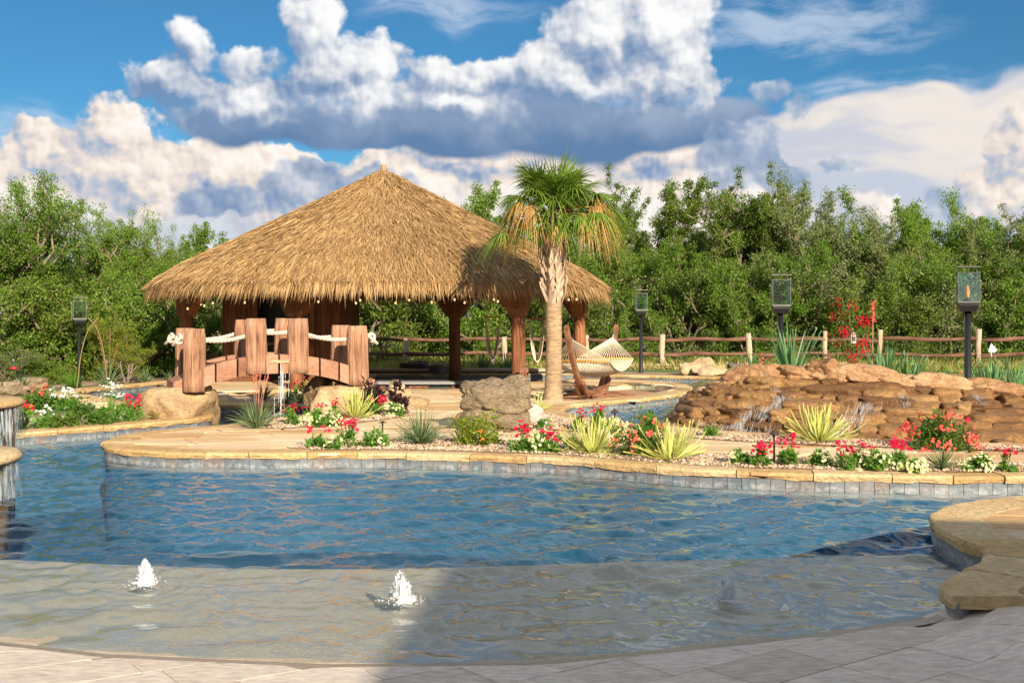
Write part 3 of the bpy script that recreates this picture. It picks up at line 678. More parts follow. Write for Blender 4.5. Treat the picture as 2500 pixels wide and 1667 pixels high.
def clip_half(poly, p, n):
    out = []; m = len(poly)
    for i in range(m):
        a, b = poly[i], poly[(i + 1) % m]; da, db = (a - p) @ n, (b - p) @ n
        if da <= 0: out.append(a)
        if (da < 0 < db) or (db < 0 < da): out.append(a + (b - a) * (da / (da - db)))
    return out
def flagstones(name, outline, parent, size, mat, skip=(), holes=(), z=0.0, inset=.25, stretch=1.5, ang=0.2, seed=1, bounds=None, th=.035):
    r = np.random.default_rng(seed); O = np.array(outline)
    (x0, y0), (x1, y1) = (O.min(0), O.max(0)) if bounds is None else bounds
    ca, sa = math.cos(ang), math.sin(ang)
    def fw(u): return np.array([ca * u[0] * stretch - sa * u[1], sa * u[0] * stretch + ca * u[1]])
    def bw(p): q = np.array([ca * p[0] + sa * p[1], -sa * p[0] + ca * p[1]]); return np.array([q[0] / stretch, q[1]])
    cs = [bw(np.array(p)) for p in ((x0, y0), (x1, y0), (x0, y1), (x1, y1))]; lo = np.min(cs, 0); hi = np.max(cs, 0)
    pts = {}
    for a in range(int(lo[0] / size) - 1, int(hi[0] / size) + 2):
        for b in range(int(lo[1] / size) - 1, int(hi[1] / size) + 2):
            pts[a, b] = np.array([(a + r.uniform(.08, .92)) * size, (b + r.uniform(.08, .92)) * size])
    cnt = 0
    for (a, b), c in pts.items():
        w_ = fw(c)
        if not (x0 <= w_[0] <= x1 and y0 <= w_[1] <= y1) or not inside(w_, outline) or any(inside(w_, h) for h in holes): continue
        poly = [c + np.array(d) * size * 2 for d in ((-1, -1), (1, -1), (1, 1), (-1, 1))]
        for da in (-2, -1, 0, 1, 2):
            for db in (-2, -1, 0, 1, 2):
                if (da or db) and (a + da, b + db) in pts:
                    o_ = pts[a + da, b + db]; n = unit(o_ - c); poly = clip_half(poly, (o_ + c) / 2 - n * .011, n)
        if len(poly) < 3: continue
        poly = [fw(p) for p in poly]; cen = np.mean(poly, 0); q = []
        for p in poly:
            for t in (1, .85, .7, .55, .4, .2):
                pp = cen + (p - cen) * t
                if inside(pp, outline) and not any(inside(pp, h) for h in holes): break
            q.append(pp)
        if any(all(inside(p, s) for p in q) for s in skip): continue
        zz = z + r.uniform(-.004, .004)
        n = len(q); vs = [(*p, zz - th) for p in q] + [(*p, zz - .006) for p in q] + [(*(cen + (p - cen) * (1 - .012 / max(np.linalg.norm(p - cen), .05))), zz) for p in q]
        fs = [tuple(range(2 * n, 3 * n))] + [(i, (i + 1) % n, n + (i + 1) % n, n + i) for i in range(n)] + [(n + i, n + (i + 1) % n, 2 * n + (i + 1) % n, 2 * n + i) for i in range(n)]
        MB().add(vs, fs).build(name, mat, parent); cnt += 1
    return cnt

BED_FRONT = W([(700, 1094), (760, 1099), (938, 1099), (1164, 1104), (1343, 1110), (1550, 1126), (1700, 1138.5), (1870, 1144.5), (2210, 1152.5), (2500, 1153.5), (2750, 1155), (2750, 1134), (2500, 1131),
               (2250, 1128), (2000, 1120), (1850, 1114), (1750, 1108), (1650, 1102), (1600, 1092), (1450, 1082), (1300, 1075), (1180, 1075), (1050, 1068), (940, 1075), (850, 1083), (740, 1087)])
BED_BACK = W([(1300, 1003), (1345, 1012), (1400, 1027), (1534, 1042), (1658, 1050), (1807, 1062.5), (1957, 1070.5), (2196, 1080.5), (2500, 1091), (2700, 1096), (2700, 1106), (2500, 1103), (2250, 1096),
              (2000, 1088), (1800, 1078), (1700, 1071), (1600, 1062), (1480, 1058), (1380, 1052), (1290, 1046), (1275, 1022)])
BED_MID = W([(605, 1036), (660, 1026), (760, 1013), (800, 1004), (880, 987), (960, 1000), (985, 1018), (900, 1030), (800, 1040), (690, 1047), (620, 1046)])
flagstones('flagstone', isl, island, .62, m_flag, skip=(BED_FRONT, BED_BACK, BED_MID), holes=(PIT,), seed=4, stretch=1.7, ang=0.15)
for nm, b_, m_ in (('gravel_bed', BED_FRONT, m_gravbed), ('gravel_bed', BED_BACK, m_gravbed), ('gravel_bed', BED_MID, m_gravbed)):
    mb = MB(); ngon_sheet(mb, [b_], 0.010); link(nm, mb.mesh(nm), m_, island)
def pebbles(name, polys, dens, size, mat, parent, z=0.012, seed=0):
    r = np.random.default_rng(seed); P = []
    for poly in polys:
        A = np.array(poly); lo, hi = A.min(0), A.max(0); n = int(np.prod(hi - lo) * dens); q = r.uniform(lo, hi, (n, 2)); P.append(q[inside_np(q, poly)])
    P = np.concatenate(P); n = len(P); s = r.uniform(size[0], size[1], n)
    O = np.array([(1, 0, 0), (0, 1, 0), (-1, 0, 0), (0, -1, 0), (0, 0, 1), (0, 0, -1)], float)
    a = r.uniform(0, 6.28, n); ca, sa = np.cos(a), np.sin(a)
    K = O[None] * np.stack([s * r.uniform(.7, 1.4, n), s * r.uniform(.6, 1, n), s * r.uniform(.4, .8, n)], 1)[:, None, :]
    K = K + r.normal(0, .12, K.shape) * s[:, None, None]
    V = np.stack([K[..., 0] * ca[:, None] - K[..., 1] * sa[:, None] + P[:, 0, None], K[..., 0] * sa[:, None] + K[..., 1] * ca[:, None] + P[:, 1, None], K[..., 2] + z + s[:, None] * .3], -1).reshape(-1, 3)
    f = np.array([(0, 1, 4), (1, 2, 4), (2, 3, 4), (3, 0, 4), (1, 0, 5), (2, 1, 5), (3, 2, 5), (0, 3, 5)])
    F = (np.arange(n)[:, None, None] * 6 + f[None]).reshape(-1, 3)
    return link(name, np_mesh(name, V, F, False), mat, parent, kind='stuff')
pebbles('gravel', [BED_FRONT, BED_BACK, BED_MID], 520, (.012, .03), m_grav, island, seed=5)
# limestone blocks lining the far side of the sand pit
Pp = resample(W([(1660, 946), (1636, 942), (1590, 938), (1520, 938), (1460, 942), (1400, 950)])[1:], .30)
for k in range(len(Pp) - 1):
    c = (Pp[k] + Pp[k + 1]) / 2; t = Pp[k + 1] - Pp[k]
    MB().box((0, 0, 0), (.28, .06, .11)).build('limestone_block', m_lime, island, loc=(c[0], c[1] - .035, -.085), rot=(0, 0, math.atan2(t[1], t[0])))

# small islet under the bridge, and the pavilion's own terrace beyond the channel
ISLET = W([(512, 972), (520, 984), (600, 988), (700, 990), (790, 988), (802, 978), (790, 966), (700, 963), (600, 962), (530, 964)])
mb = MB(); mb.prism(ISLET, -1.5, -0.05); islet = struct(mb.build('islet', m_wallp))
coping(ISLET[1:] + ISLET[:2], islet, 1); tiles(ISLET[1:] + ISLET[:2], islet, 1)
mb = MB(); ngon_sheet(mb, [ISLET], 0.0); link('gravel_bed', mb.mesh('gravel_bed'), m_gravbed, islet)
TERR = [G(515, 955), G(620, 952), G(740, 952), G(835, 950), (-4.2, 33.5), (-9.5, 33.5), (-9.3, 28.0)]
mb = MB(); mb.prism(TERR, -1.5, -0.04); terrace = struct(mb.build('terrace', m_wallp))
mb = MB(); ngon_sheet(mb, [TERR], -0.014); link('mortar_bed', mb.mesh('mortar_bed'), m_mortar, terrace)
coping(TERR[-1:] + TERR[:5], terrace, 1); tiles(TERR[:4], terrace, 1)
flagstones('flagstone', TERR, terrace, .7, m_flag, seed=8)

# right-hand peninsula of flagstone
PEN = W([(2500, 1211), (2406, 1219), (2334, 1232), (2291, 1246), (2278, 1261), (2289, 1277), (2323, 1297), (2370, 1321), (2410, 1335), (2424, 1353), (2406, 1377), (2370, 1389), (2327, 1411), (2309, 1422), (2316, 1440), (2341, 1456), (2424, 1431), (2500, 1411)]) + [(5.0, 6.9), (8, 7.3), (8, 11.2), (6, 10.6)]
mb = MB(); mb.prism(PEN, -1.5, -0.035); pen = struct(mb.build('peninsula', m_wallp))
mb = MB(); ngon_sheet(mb, [PEN], -0.010); link('mortar_bed', mb.mesh('mortar_bed'), m_flag, pen)
coping(W([(2700, 1196), (2600, 1202), (2500, 1211), (2406, 1219), (2334, 1232), (2291, 1246), (2278, 1261), (2289, 1277), (2323, 1297), (2370, 1321), (2410, 1335), (2424, 1353), (2406, 1377), (2370, 1389), (2327, 1411), (2309, 1422), (2316, 1440), (2341, 1456)]), pen, 1, lo=.5, hi=.9, width=.40, over=.045, th=.085)
tiles(W([(2278, 1261), (2289, 1277), (2323, 1297), (2370, 1321), (2410, 1335), (2424, 1353), (2406, 1377), (2370, 1389), (2327, 1411), (2309, 1422), (2316, 1440), (2341, 1456)]), pen, 1)
flagstones('flagstone', PEN, pen, .8, m_flag, seed=13, stretch=1.4, ang=.5)

# travertine pavers of the beach entry, each bedded on the slope
def pavers():
    ang = 0.62; ca, sa = math.cos(ang), math.sin(ang); r = random.Random(11)
    for row in range(-26, 30):
        h = .41
        x = -12 + r.uniform(0, .6)
        while x < 14:
            L = r.choice((.41, .61, .61, .82)); u0, u1 = x + .004, x + L - .004; v0, v1 = row * h + .004, (row + 1) * h - .004; x += L
            pts = [(u0 + (u1 - u0) * t, v0) for t in (0, .33, .66)] + [(u1, v0 + (v1 - v0) * t) for t in (0, .5)] + [(u1 + (u0 - u1) * t, v1) for t in (0, .33, .66)] + [(u0, v1 + (v0 - v1) * t) for t in (0, .5)]
            q = [np.array((ca * a - sa * b + 0.3, sa * a + ca * b + 3)) for a, b in pts]; c = np.mean(q, 0)
            if c[1] < 3.4 or c[1] > yw(c[0]) + .18 or abs(c[0]) > 4.6 or inside(c, PEN): continue
            q = [np.array((p[0], min(p[1], yw(p[0]) - .12))) for p in q]
            A = abs(sum(q[i][0] * q[(i + 1) % 10][1] - q[(i + 1) % 10][0] * q[i][1] for i in range(10))) / 2
            if A < .02: continue
            dz = r.uniform(-.001, .0015); n = 10
            vs = [(*p, zdeck(*p) - .03) for p in q] + [(*p, zdeck(*p) + dz) for p in q]
            MB().add(vs, [tuple(range(n, 2 * n))] + [(i, (i + 1) % n, n + (i + 1) % n, n + i) for i in range(n)]).build('paver', m_trav, deck)
pavers()

# left bank: lawn, pavement, planting soil; far lawns
def sheet(name, px, z, mat, parent=None):
    mb = MB(); ngon_sheet(mb, [W(px)], z); o = link(name, mb.mesh(name), mat, parent)
    return o if parent else struct(o)
sheet('pavement', [(-200, 1030), (60, 1018), (300, 1008), (420, 1004), (430, 1010), (330, 1018), (150, 1030), (-200, 1052)], -0.010, m_concrete)
sheet('lawn', [(-400, 985), (0, 965), (120, 962), (210, 996), (200, 1001), (60, 1010), (-200, 1026)], -0.020, m_lawn)
lbed = sheet('planting_bed', [(-200, 1056), (30, 1048), (180, 1038), (340, 1026), (430, 1016), (420, 1005), (300, 1012), (100, 1026), (-200, 1044)], -0.014, m_gravbed)
sheet('far_lawn', [(1436, 884), (1436, 906), (1600, 908), (1800, 912), (1900, 900), (1900, 886)], -0.024, m_lawn)
sheet('putting_green', [(2150, 893), (2300, 908), (2600, 915), (2600, 885), (2300, 884)], -0.02, m_green)
sheet('gravel_verge', [(140, 945), (240, 938), (430, 922), (560, 915), (560, 905), (430, 908), (230, 925), (120, 938)], -0.018, m_gravbed)
sheet('gravel_verge', [(560, 907), (560, 914), (900, 909), (1368, 909), (1500, 911), (1700, 914), (1700, 909), (1368, 903), (900, 903)], -0.018, m_gravbed)
LDECK = W([(120, 958), (150, 953), (178, 957), (186, 961), (240, 968), (293, 981), (330, 986), (360, 988), (330, 999), (200, 994), (150, 975)])
mb = MB(); ngon_sheet(mb, [LDECK], -0.016); paved = struct(mb.build('paved_terrace', m_mortar))
flagstones('flagstone', LDECK, paved, .6, m_flag, seed=22, z=0.0)

# meadow grass: far too many blades to count
def meadow():
    r = np.random.default_rng(21); n = 34000
    Y = 33.2 + 11 * r.random(n) ** 0.8; X = r.uniform(-0.52, 0.55, n) * Y
    P = np.stack([X, Y, np.full(n, -.03)], 1)
    ok = ~inside_np(P[:, :2], hole) & ~((np.abs(X - 6) < 4.5) & (Y < 36.5)); P = P[ok]; n = len(P)
    D = np.stack([r.normal(0, .35, n), r.normal(0, .35, n), np.ones(n)], 1)
    V, F = blades(P, D, np.stack([r.normal(0, 1, n), r.normal(0, 1, n), np.zeros(n)], 1), r.uniform(.15, .48, n) * np.interp(P[:, 1], [33, 37, 44], [.5, .9, 1.5]), r.uniform(.03, .06, n), r.uniform(0, .5, n), 2)
    o = link('meadow_grass', np_mesh('meadow_grass', V, F), m_grass); tag(o, 'tall loose meadow grass along and beyond the rail fence', 'grass'); o['kind'] = 'stuff'
    n2 = 9000; Y = 35.5 + 4.5 * r.random(n2); X = r.uniform(-0.3, 0.5, n2) * Y; P = np.stack([X, Y, np.full(n2, -.03)], 1)
    D = np.stack([r.normal(0, .4, n2), r.normal(0, .4, n2), np.ones(n2)], 1)
    V, F = blades(P, D, np.stack([r.normal(0, 1, n2), r.normal(0, 1, n2), np.zeros(n2)], 1), r.uniform(.2, .5, n2), r.uniform(.03, .05, n2), r.uniform(.1, .7, n2), 2)
    o = link('dry_grass', np_mesh('dry_grass', V, F), m_dry); tag(o, 'straw coloured dry grass under the rail fence', 'grass'); o['kind'] = 'stuff'
meadow()

# ================================================================== THINGS: pavilion
RC = np.array([-3.5, 29.0]); RA, RB, APEX = 5.98, 5.05, 5.76
def roof_r(th):
    c, s = abs(np.cos(th)), abs(np.sin(th)); e = 2.35
    return ((c / RA) ** e + (s / RB) ** e) ** (-1 / e)
def roof_pt(th, s):
    r = roof_r(th) * s
    z = np.where(s < .9, APEX - 2.78 * (s / .9) ** 0.97, APEX - 2.78 - (s - .9) / .1 * .42)
    return np.stack([RC[0] + r * np.cos(th), RC[1] + r * np.sin(th), z], -1)
def make_pavilion():
    t = thing('thatched_pavilion', 'large open pavilion with conical palm thatch roof on log posts', 'pavilion', (RC[0], RC[1], 0))
    inv = Vector((-RC[0], -RC[1], 0))
    def put(o): o.location = inv; return o
    # deck of the roof
    n = 96; ss = np.array([0.004, .1, .25, .4, .55, .7, .8, .9, .95, 1.0]); th = np.linspace(0, 2 * math.pi, n, endpoint=False)
    V = np.concatenate([roof_pt(th, np.full(n, s)) - [0, 0, .05] for s in ss] + [roof_pt(th, np.full(n, .97)) - [0, 0, .14], roof_pt(th, np.full(n, .05)) - [0, 0, .5]])
    k = len(ss) + 2; F = np.array([(a * n + j, a * n + (j + 1) % n, (a + 1) * n + (j + 1) % n, (a + 1) * n + j) for a in range(k - 1) for j in range(n)])[:, ::-1]
    roof = put(link('roof', np_mesh('roof', V, F, True), m_thatch, t))
    # thatch: strands laid down the slope in overlapping courses
    r = np.random.default_rng(5); N_ = 80000
    s = np.sqrt(r.uniform(.0002, .965, N_)); th = r.uniform(0, 2 * math.pi, N_)
    P = roof_pt(th, s); Q = roof_pt(th + r.normal(0, .012, N_) / np.maximum(s, .15), np.minimum(s + .09, 1.0)); D = unit(Q - P); up = np.tile([0, 0, 1.], (N_, 1))
    D = unit(D + np.stack([r.normal(0, .14, N_), r.normal(0, .14, N_), r.normal(.06, .06, N_)], 1))
    P = P + np.stack([np.zeros(N_), np.zeros(N_), r.uniform(-.03, .03, N_)], 1)
    A = blades(P, D, up + r.normal(0, .5, (N_, 3)), r.uniform(.26, .48, N_), r.uniform(.014, .030, N_), r.uniform(0.0, .16, N_), 2)
    M_ = 16000; th = r.uniform(0, 2 * math.pi, M_); s = r.uniform(.93, 1.0, M_); P = roof_pt(th, s) - np.stack([np.zeros(M_), np.zeros(M_), r.uniform(0, .12, M_)], 1)
    D = np.stack([np.cos(th) * .55 + r.normal(0, .12, M_), np.sin(th) * .55 + r.normal(0, .12, M_), np.full(M_, -.8)], 1)
    B = blades(P, D, np.stack([np.cos(th), np.sin(th), np.full(M_, .5)], 1) + r.normal(0, .4, (M_, 3)), r.uniform(.20, .40, M_), r.uniform(.014, .030, M_), r.uniform(.2, .6, M_), 2)
    V, F = cat([A, B]); put(link('thatch', np_mesh('thatch', V, F), m_thatch, roof, kind='stuff')).location = (0, 0, 0)
    MB().tube([(RC[0], RC[1], APEX - .15), (RC[0], RC[1], APEX + .04), (RC[0], RC[1], APEX + .11)], [.11, .07, .075], 10).build('ridge_cap', m_thatch, roof)
    # log posts with corbels, tie beams
    posts = [(-8.45, 27.6), (-5.155, 25.5), (.15, 25.5), (1.89, 29.8), (-1.69, 31.3), (-6.2, 32.4)]
    for i, (x, y) in enumerate(posts):
        zb = -.25
        o = put(MB().tube([(x, y, zb), (x + .01, y, .6), (x, y, 1.4), (x, y, 2.62)], [.178, .17, .165, .16], 16, lump=.03, seed=i).build('post', m_log, t))
        for nb in (posts[i - 1], posts[(i + 1) % 6]):
            d = Vector((nb[0] - x, nb[1] - y, 0)).normalized(); sd_ = Vector((-d.y, d.x, 0)) * .15
            prof = [(-.20, 1.74), (.20, 1.74), (.60, 2.31), (-.20, 2.31)]
            vs = [Vector((x, y, z)) + d * u + sd_ * k for k in (-1, 1) for u, z in prof]
            put(MB().add(vs, [(3, 2, 1, 0), (4, 5, 6, 7), (0, 1, 5, 4), (1, 2, 6, 5), (2, 3, 7, 6), (3, 0, 4, 7)]).build('corbel', m_beam, o)).location = (0, 0, 0)
    for i in range(6):
        a, b = posts[i], posts[(i + 1) % 6]
        put(MB().beam((a[0], a[1], 2.45), (b[0], b[1], 2.45), .22, .26).build('tie_beam', m_beam, t))
    for th in np.linspace(0, 2 * math.pi, 24, endpoint=False):
        a = roof_pt(np.array(th), np.array(.05)); b = roof_pt(np.array(th), np.array(.93))
        put(MB().beam(a - [0, 0, .55], b - [0, 0, .16], .08, .14).build('rafter', m_beam, t))
    return t
pav = make_pavilion()

def make_hut():
    x0, x1, x2, x3, y0, y1, H = -7.72, -6.86, -5.34, -4.5, 28.5, 31.2, 2.5
    t = thing('bar_hut', 'dark board walled bar hut with open serving front under the thatch', 'hut', ((x0 + x3) / 2, (y0 + y1) / 2, 0)); inv = (-(x0 + x3) / 2, -(y0 + y1) / 2, 0)
    def boards(a, b, nm='board'):
        a, b = Vector(a), Vector(b); L = (b - a).length; n = max(1, round(L / .2)); d = (b - a) / n; rz = math.atan2(d.y, d.x)
        for i in range(n):
            c = a + d * (i + .5); MB().box((0, 0, 0), (L / n - .008, .03 + random.uniform(-.004, .006), H)).build(nm, m_board, t, loc=Vector((c.x, c.y, H / 2 - .03)) + Vector(inv), rot=(0, 0, rz))
    boards((x0, y0, 0), (x1, y0, 0)); boards((x2, y0, 0), (x3, y0, 0)); boards((x3 + .02, y0, 0), (x3 + .02, y1, 0)); boards((x0 - .02, y1, 0), (x0 - .02, y0, 0)); boards((x3, y1, 0), (x0, y1, 0))
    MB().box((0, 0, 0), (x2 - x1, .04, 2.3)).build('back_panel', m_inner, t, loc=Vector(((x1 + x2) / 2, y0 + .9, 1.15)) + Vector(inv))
    MB().box((0, 0, 0), (x2 - x1 + .1, .5, .07)).build('serving_counter', m_board, t, loc=Vector(((x1 + x2) / 2, y0 - .1, 1.02)) + Vector(inv))
    for x in (x1, x2): MB().box((0, 0, 0), (.12, .12, H + .04)).build('door_post', m_beam, t, loc=Vector((x, y0 - .05, H / 2 - .03)) + Vector(inv))
    return t
make_hut()
def make_counter():
    t = thing('swim_up_bar', 'long low grey swim up bar counter in the shade of the pavilion', 'counter', (-2.4, 27.6, 0))
    MB().box((0, 0, .035), (3.0, .62, .07)).build('counter_top', m_counter, t)
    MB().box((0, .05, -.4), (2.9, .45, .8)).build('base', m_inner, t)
    for x in (-1.1, 0, 1.1): MB().box((x, -.24, -.12), (.5, .03, .16)).build('panel', m_board, t)
    t2 = thing('stone_bench', 'low stone curb bench at the back of the pavilion floor', 'bench', (-1.6, 33.2, 0))
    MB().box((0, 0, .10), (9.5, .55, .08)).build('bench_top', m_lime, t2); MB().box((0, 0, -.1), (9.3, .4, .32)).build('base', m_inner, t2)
make_counter()
for k, (px, lab) in enumerate(((566, 'blue bar stool nearest the bridge rock, seen under the arch'), (582, 'blue bar stool in the middle of three seen under the arch'), (598, 'blue bar stool farthest from the bridge rock, under the arch'))):
    d = 24.4; t = thing('bar_stool', lab, 'stool', (XAT(px, d), d, WZ - .5), 0, 'bar stools in the water by the hut')
    MB().lathe([(.03, 0), (.03, .56)], 8).build('pole', m_steel, t); MB().lathe([(.02, .56), (.075, .57), (.08, .60), (.07, .615)], 14).build('seat', plain('blue_seat', (.04, .10, .14), .4) if k == 0 else bpy.data.materials['blue_seat'], t)

def make_string():
    t = thing('string_lights', 'string of small warm glowing bulbs hung under the thatched eaves', 'string lights', (-3, 27.3, 2.2))
    B = [(458, 753), (482, 742), (501, 746), (527, 740), (594, 738), (773, 736), (872, 740), (882, 733), (963, 739), (998, 732), (1056, 738), (1110, 731), (1133, 738), (1206, 731), (1216, 736), (1389, 731), (1409, 730)]
    pts = [Vector((XAT(px, 27.2), 27.2 + .3 * math.sin(i * 1.7), ZAT(py, 27.2))) - Vector((-3, 27.3, 2.2)) for i, (px, py) in enumerate(B)]
    cab = []
    for a, b in zip(pts, pts[1:]):
        for u in (0, .25, .5, .75): cab.append(a.lerp(b, u) + Vector((0, 0, .10 - .04 * math.sin(u * math.pi))))
    MB().tube(cab, .006, 5).build('cable', m_black, t)
    for p in pts:
        o = MB().lathe([(.006, .03), (.016, .02), (.026, 0), (.020, -.024), (.006, -.036)], 10, p).build('bulb', m_bulb, t); MB().tube([p + Vector((0, 0, .03)), p + Vector((0, 0, .10))], .016, 6).build('socket', m_black, o)
make_string()

def make_chair_swing(px, ytop, ybot, d, label, flip):
    x, z1, z0 = XAT(px, d), ZAT(ytop, d), ZAT(ybot, d)
    t = thing('hammock_chair', label, 'hammock chair', (x, d, z0), 0, 'rope chairs hung in the pavilion', (.44, 1, 1)); h = z1 - z0
    MB().tube([(-.48, 0, h), (.48, 0, h)], .022, 8).build('spreader_bar', m_oak, t)
    mb = MB(); mb.tube([(-.46, 0, h), (0, 0, h + .45), (.46, 0, h)], .008, 5); mb.tube([(0, 0, h + .45), (0, 0, h + .62)], .010, 5); mb.build('hanger', m_netgrey, t)
    mb = MB()
    for i in range(15):
        u = i / 14 - .5; yy = u * .16
        L = [(-.46 + .05 * u, yy, h), (-.38 + .13 * u, yy * 1.6, h * .72), (-.28 + .20 * u, yy * 2.4, h * .42), (-.13 + .16 * u, yy * 3.2, h * .16), (.02 + .10 * u, yy * 3.6, .02 + .2 * abs(u))]
        mb.tube(chaikin(L, 1), .017, 4, False)
        Rr = [(.46 - .05 * u, yy, h), (.36 - .12 * u, yy * 1.4, h * .70), (.24 - .18 * u, yy * 2.2, h * .38), (.12 - .14 * u, yy * 3.0, h * .14), (.02 + .10 * u, yy * 3.6, .02 + .2 * abs(u))]
        mb.tube(chaikin(Rr, 1), .017, 4, False)
    for j in range(14):
        f = j / 13; zz = h * (.05 + .6 * f)
        for sgn, wx in ((-1, .10 + .24 * f), (1, .07 + .22 * f)):
            mb.tube([(sgn * wx, -.28 * (1.1 - f), zz), (sgn * (wx + .03), 0, zz - .05), (sgn * wx, .28 * (1.1 - f), zz)], .014, 4, False)
    mb.build('net', m_net, t)
make_chair_swing(1203, 774, 890, 28.6, 'grey rope hammock chair hanging between the two right pavilion posts', False)
make_chair_swing(1311, 777, 893, 28.8, 'pale rope hammock chair hanging beside the palm trunk', True)

# small rust-brown stool beside the big boulder
sx, sy = G(1279, 955); t = thing('wooden_stool', 'small rust brown stool with thin legs beside the pavilion post', 'stool', (sx, sy, 0))
MB().box((0, 0, .50), (.20, .24, .12)).build('seat', m_hwood, t)
for a, b in ((-.075, -.08), (-.02, -.09), (.05, -.09), (.09, .09), (-.08, .09)): MB().tube([(a, b, .45), (a, b * 1.1, .2), (a + .03, b * 1.3, -.005)], .018, 6).build('leg', m_hwood, t)

# ------------------------------------------------------------------ footbridge
def make_bridge():
    A = Vector((-5.46, 18.3, 0)); B = Vector((-2.75, 19.0, 0)); ax = (B - A).normalized(); L = (B - A).length; wv = Vector((-.5, 1.15, 0))
    t = thing('footbridge', 'arched faux wood footbridge with square posts and rope rails over the channel', 'bridge', A)
    rz = math.atan2(ax.y, ax.x)
    zt = lambda u: .78 + .27 * (1 - (2 * u - 1) ** 2); zb = lambda u: .43 + .29 * (1 - abs(2 * u - 1) ** 2.4)
    F_ = [(0, .42, 1.50), (.37, .72, 1.675), (.625, .72, 1.675), (1, .50, 1.545)]; Bk = [(0, .42, 1.50), (.37, .72, 1.655), (.625, .72, 1.68), (1, .50, 1.55)]
    def post(u, off, z0, z1, seed):
        bm = bmesh.new(); bmesh.ops.create_cube(bm, size=1); bmesh.ops.subdivide_edges(bm, edges=bm.edges[:], cuts=5, use_grid_fill=True)
        for v in bm.verts:
            c = v.co * 2; k = (abs(c.x) ** 4.5 + abs(c.y) ** 4.5) ** (-1 / 4.5) * max(abs(c.x), abs(c.y)) if (c.x or c.y) else 1
            n_ = mnoise.fractal(Vector((c.x * 2, c.y * 2, c.z * 1.2)) + Vector((seed * 5, 0, 0)), 1, 2, 3)
            tp = max(0, c.z - .86) / .14; sc = (1 - .10 * tp * tp) * (1.05 - .05 * (c.z + 1) / 2)
            v.co = Vector((c.x * k * .178 * sc + n_ * .010, c.y * k * .178 * sc + n_ * .008, (c.z + 1) / 2 * (z1 - z0) + n_ * .006))
        me = bpy.data.meshes.new('post'); bm.to_mesh(me); bm.free(); me.polygons.foreach_set('use_smooth', [True] * len(me.polygons))
        p = ax * (u * L) + wv * off; link('post', me, m_bridge, t, (p.x, p.y, z0), (random.uniform(-.015, .015), random.uniform(-.02, .02), rz))
    for i, (u, a, b) in enumerate(F_): post(u, 0, a, b, i)
    for i, (u, a, b) in enumerate(Bk): post(u, 1, a, b, i + 10)
    # side beams: blocks of the arch, each a piece
    cuts = [-.06, .12, .25, .37, .50, .625, .75, .87, 1.06]
    for off in (0, 1):
        for u0, u1 in zip(cuts, cuts[1:]):
            vs = []; n = 4
            for q in range(n):
                u = u0 + .006 + (u1 - u0 - .012) * q / (n - 1); uu = min(max(u, 0), 1)
                for k, z in ((-1, zb(uu)), (1, zb(uu)), (1, zt(uu) - .02), (.8, zt(uu)), (-.8, zt(uu)), (-1, zt(uu) - .02)):
                    p = ax * (u * L) + wv * (off) + wv.normalized() * (k * .135); vs.append((p.x, p.y, z))
            fs = [(a * 6 + j, a * 6 + (j + 1) % 6, (a + 1) * 6 + (j + 1) % 6, (a + 1) * 6 + j) for a in range(n - 1) for j in range(6)] + [tuple(range(6)), tuple((n - 1) * 6 + j for j in reversed(range(6)))]
            MB().add(vs, [f[::-1] for f in fs]).build('arch_block', m_bridgeslab, t)
    mb = MB(); n = 16; vs = []
    for q in range(n + 1):
        u = -.12 + 1.24 * q / n; uu = min(max(u, 0), 1); z = zt(uu) - .06 - max(0, -u, u - 1) * 1.2; zz = zb(uu) + .03 - max(0, -u, u - 1) * 1.2
        for off, zq in ((.08, zz), (.92, zz), (.92, z), (.08, z)): p = ax * (u * L) + wv * off; vs.append((p.x, p.y, zq))
    mb.add(vs, [(a * 4 + j, (a + 1) * 4 + j, (a + 1) * 4 + (j + 1) % 4, a * 4 + (j + 1) % 4) for a in range(n) for j in range(4)] + [(0, 1, 2, 3), tuple(n * 4 + j for j in (3, 2, 1, 0))])
    mb.build('walkway', m_bridgeslab, t)
    # abutments of carved rock
    for px, y_, sx_, sy_, sz_, d, sd_, zc in ((440, 0, 1.22, 1.5, .86, 18.55, 41, .08), (500, 0, .50, 1.2, 1.0, 18.9, 42, .12), (838, 0, 1.05, 1.5, 1.0, 19.5, 43, .02), (778, 0, .5, 1.0, .95, 19.7, 44, .22), (362, 0, .7, .6, .45, 18.6, 45, .03)):
        x = XAT(px, d); link('abutment', rock_mesh('abutment', (sx_, sy_, sz_), sd_, 4, .5, .12, 4.0), m_rock, t, Vector((x, d, zc)) - A)
    # spout slot and falling water
    c = ax * (.50 * L) - wv.normalized() * .137; MB().box((0, 0, 0), (.34, .05, .05), rz).build('spout', m_rock, t, loc=(c.x, c.y, .93))
    r = np.random.default_rng(9); V = []; F = []
    for k in range(22):
        u = r.normal(.515, .022); x_ = ax * (u * L) - wv.normalized() * (.15 + r.uniform(0, .06)); z1 = r.uniform(.3, .92); z0 = z1 - r.uniform(.15, .6); z0 = max(z0, WZ)
        w_ = r.uniform(.002, .005); o_ = len(V); d_ = ax * w_
        V += [(x_.x - d_.x, x_.y - d_.y, z1), (x_.x + d_.x, x_.y + d_.y, z1), (x_.x + d_.x, x_.y + d_.y - .02, z0), (x_.x - d_.x, x_.y - d_.y - .02, z0)]; F.append((o_, o_ + 1, o_ + 2, o_ + 3))
    link('falling_water', np_mesh('falling_water', V, F), m_foam, t, kind='stuff')
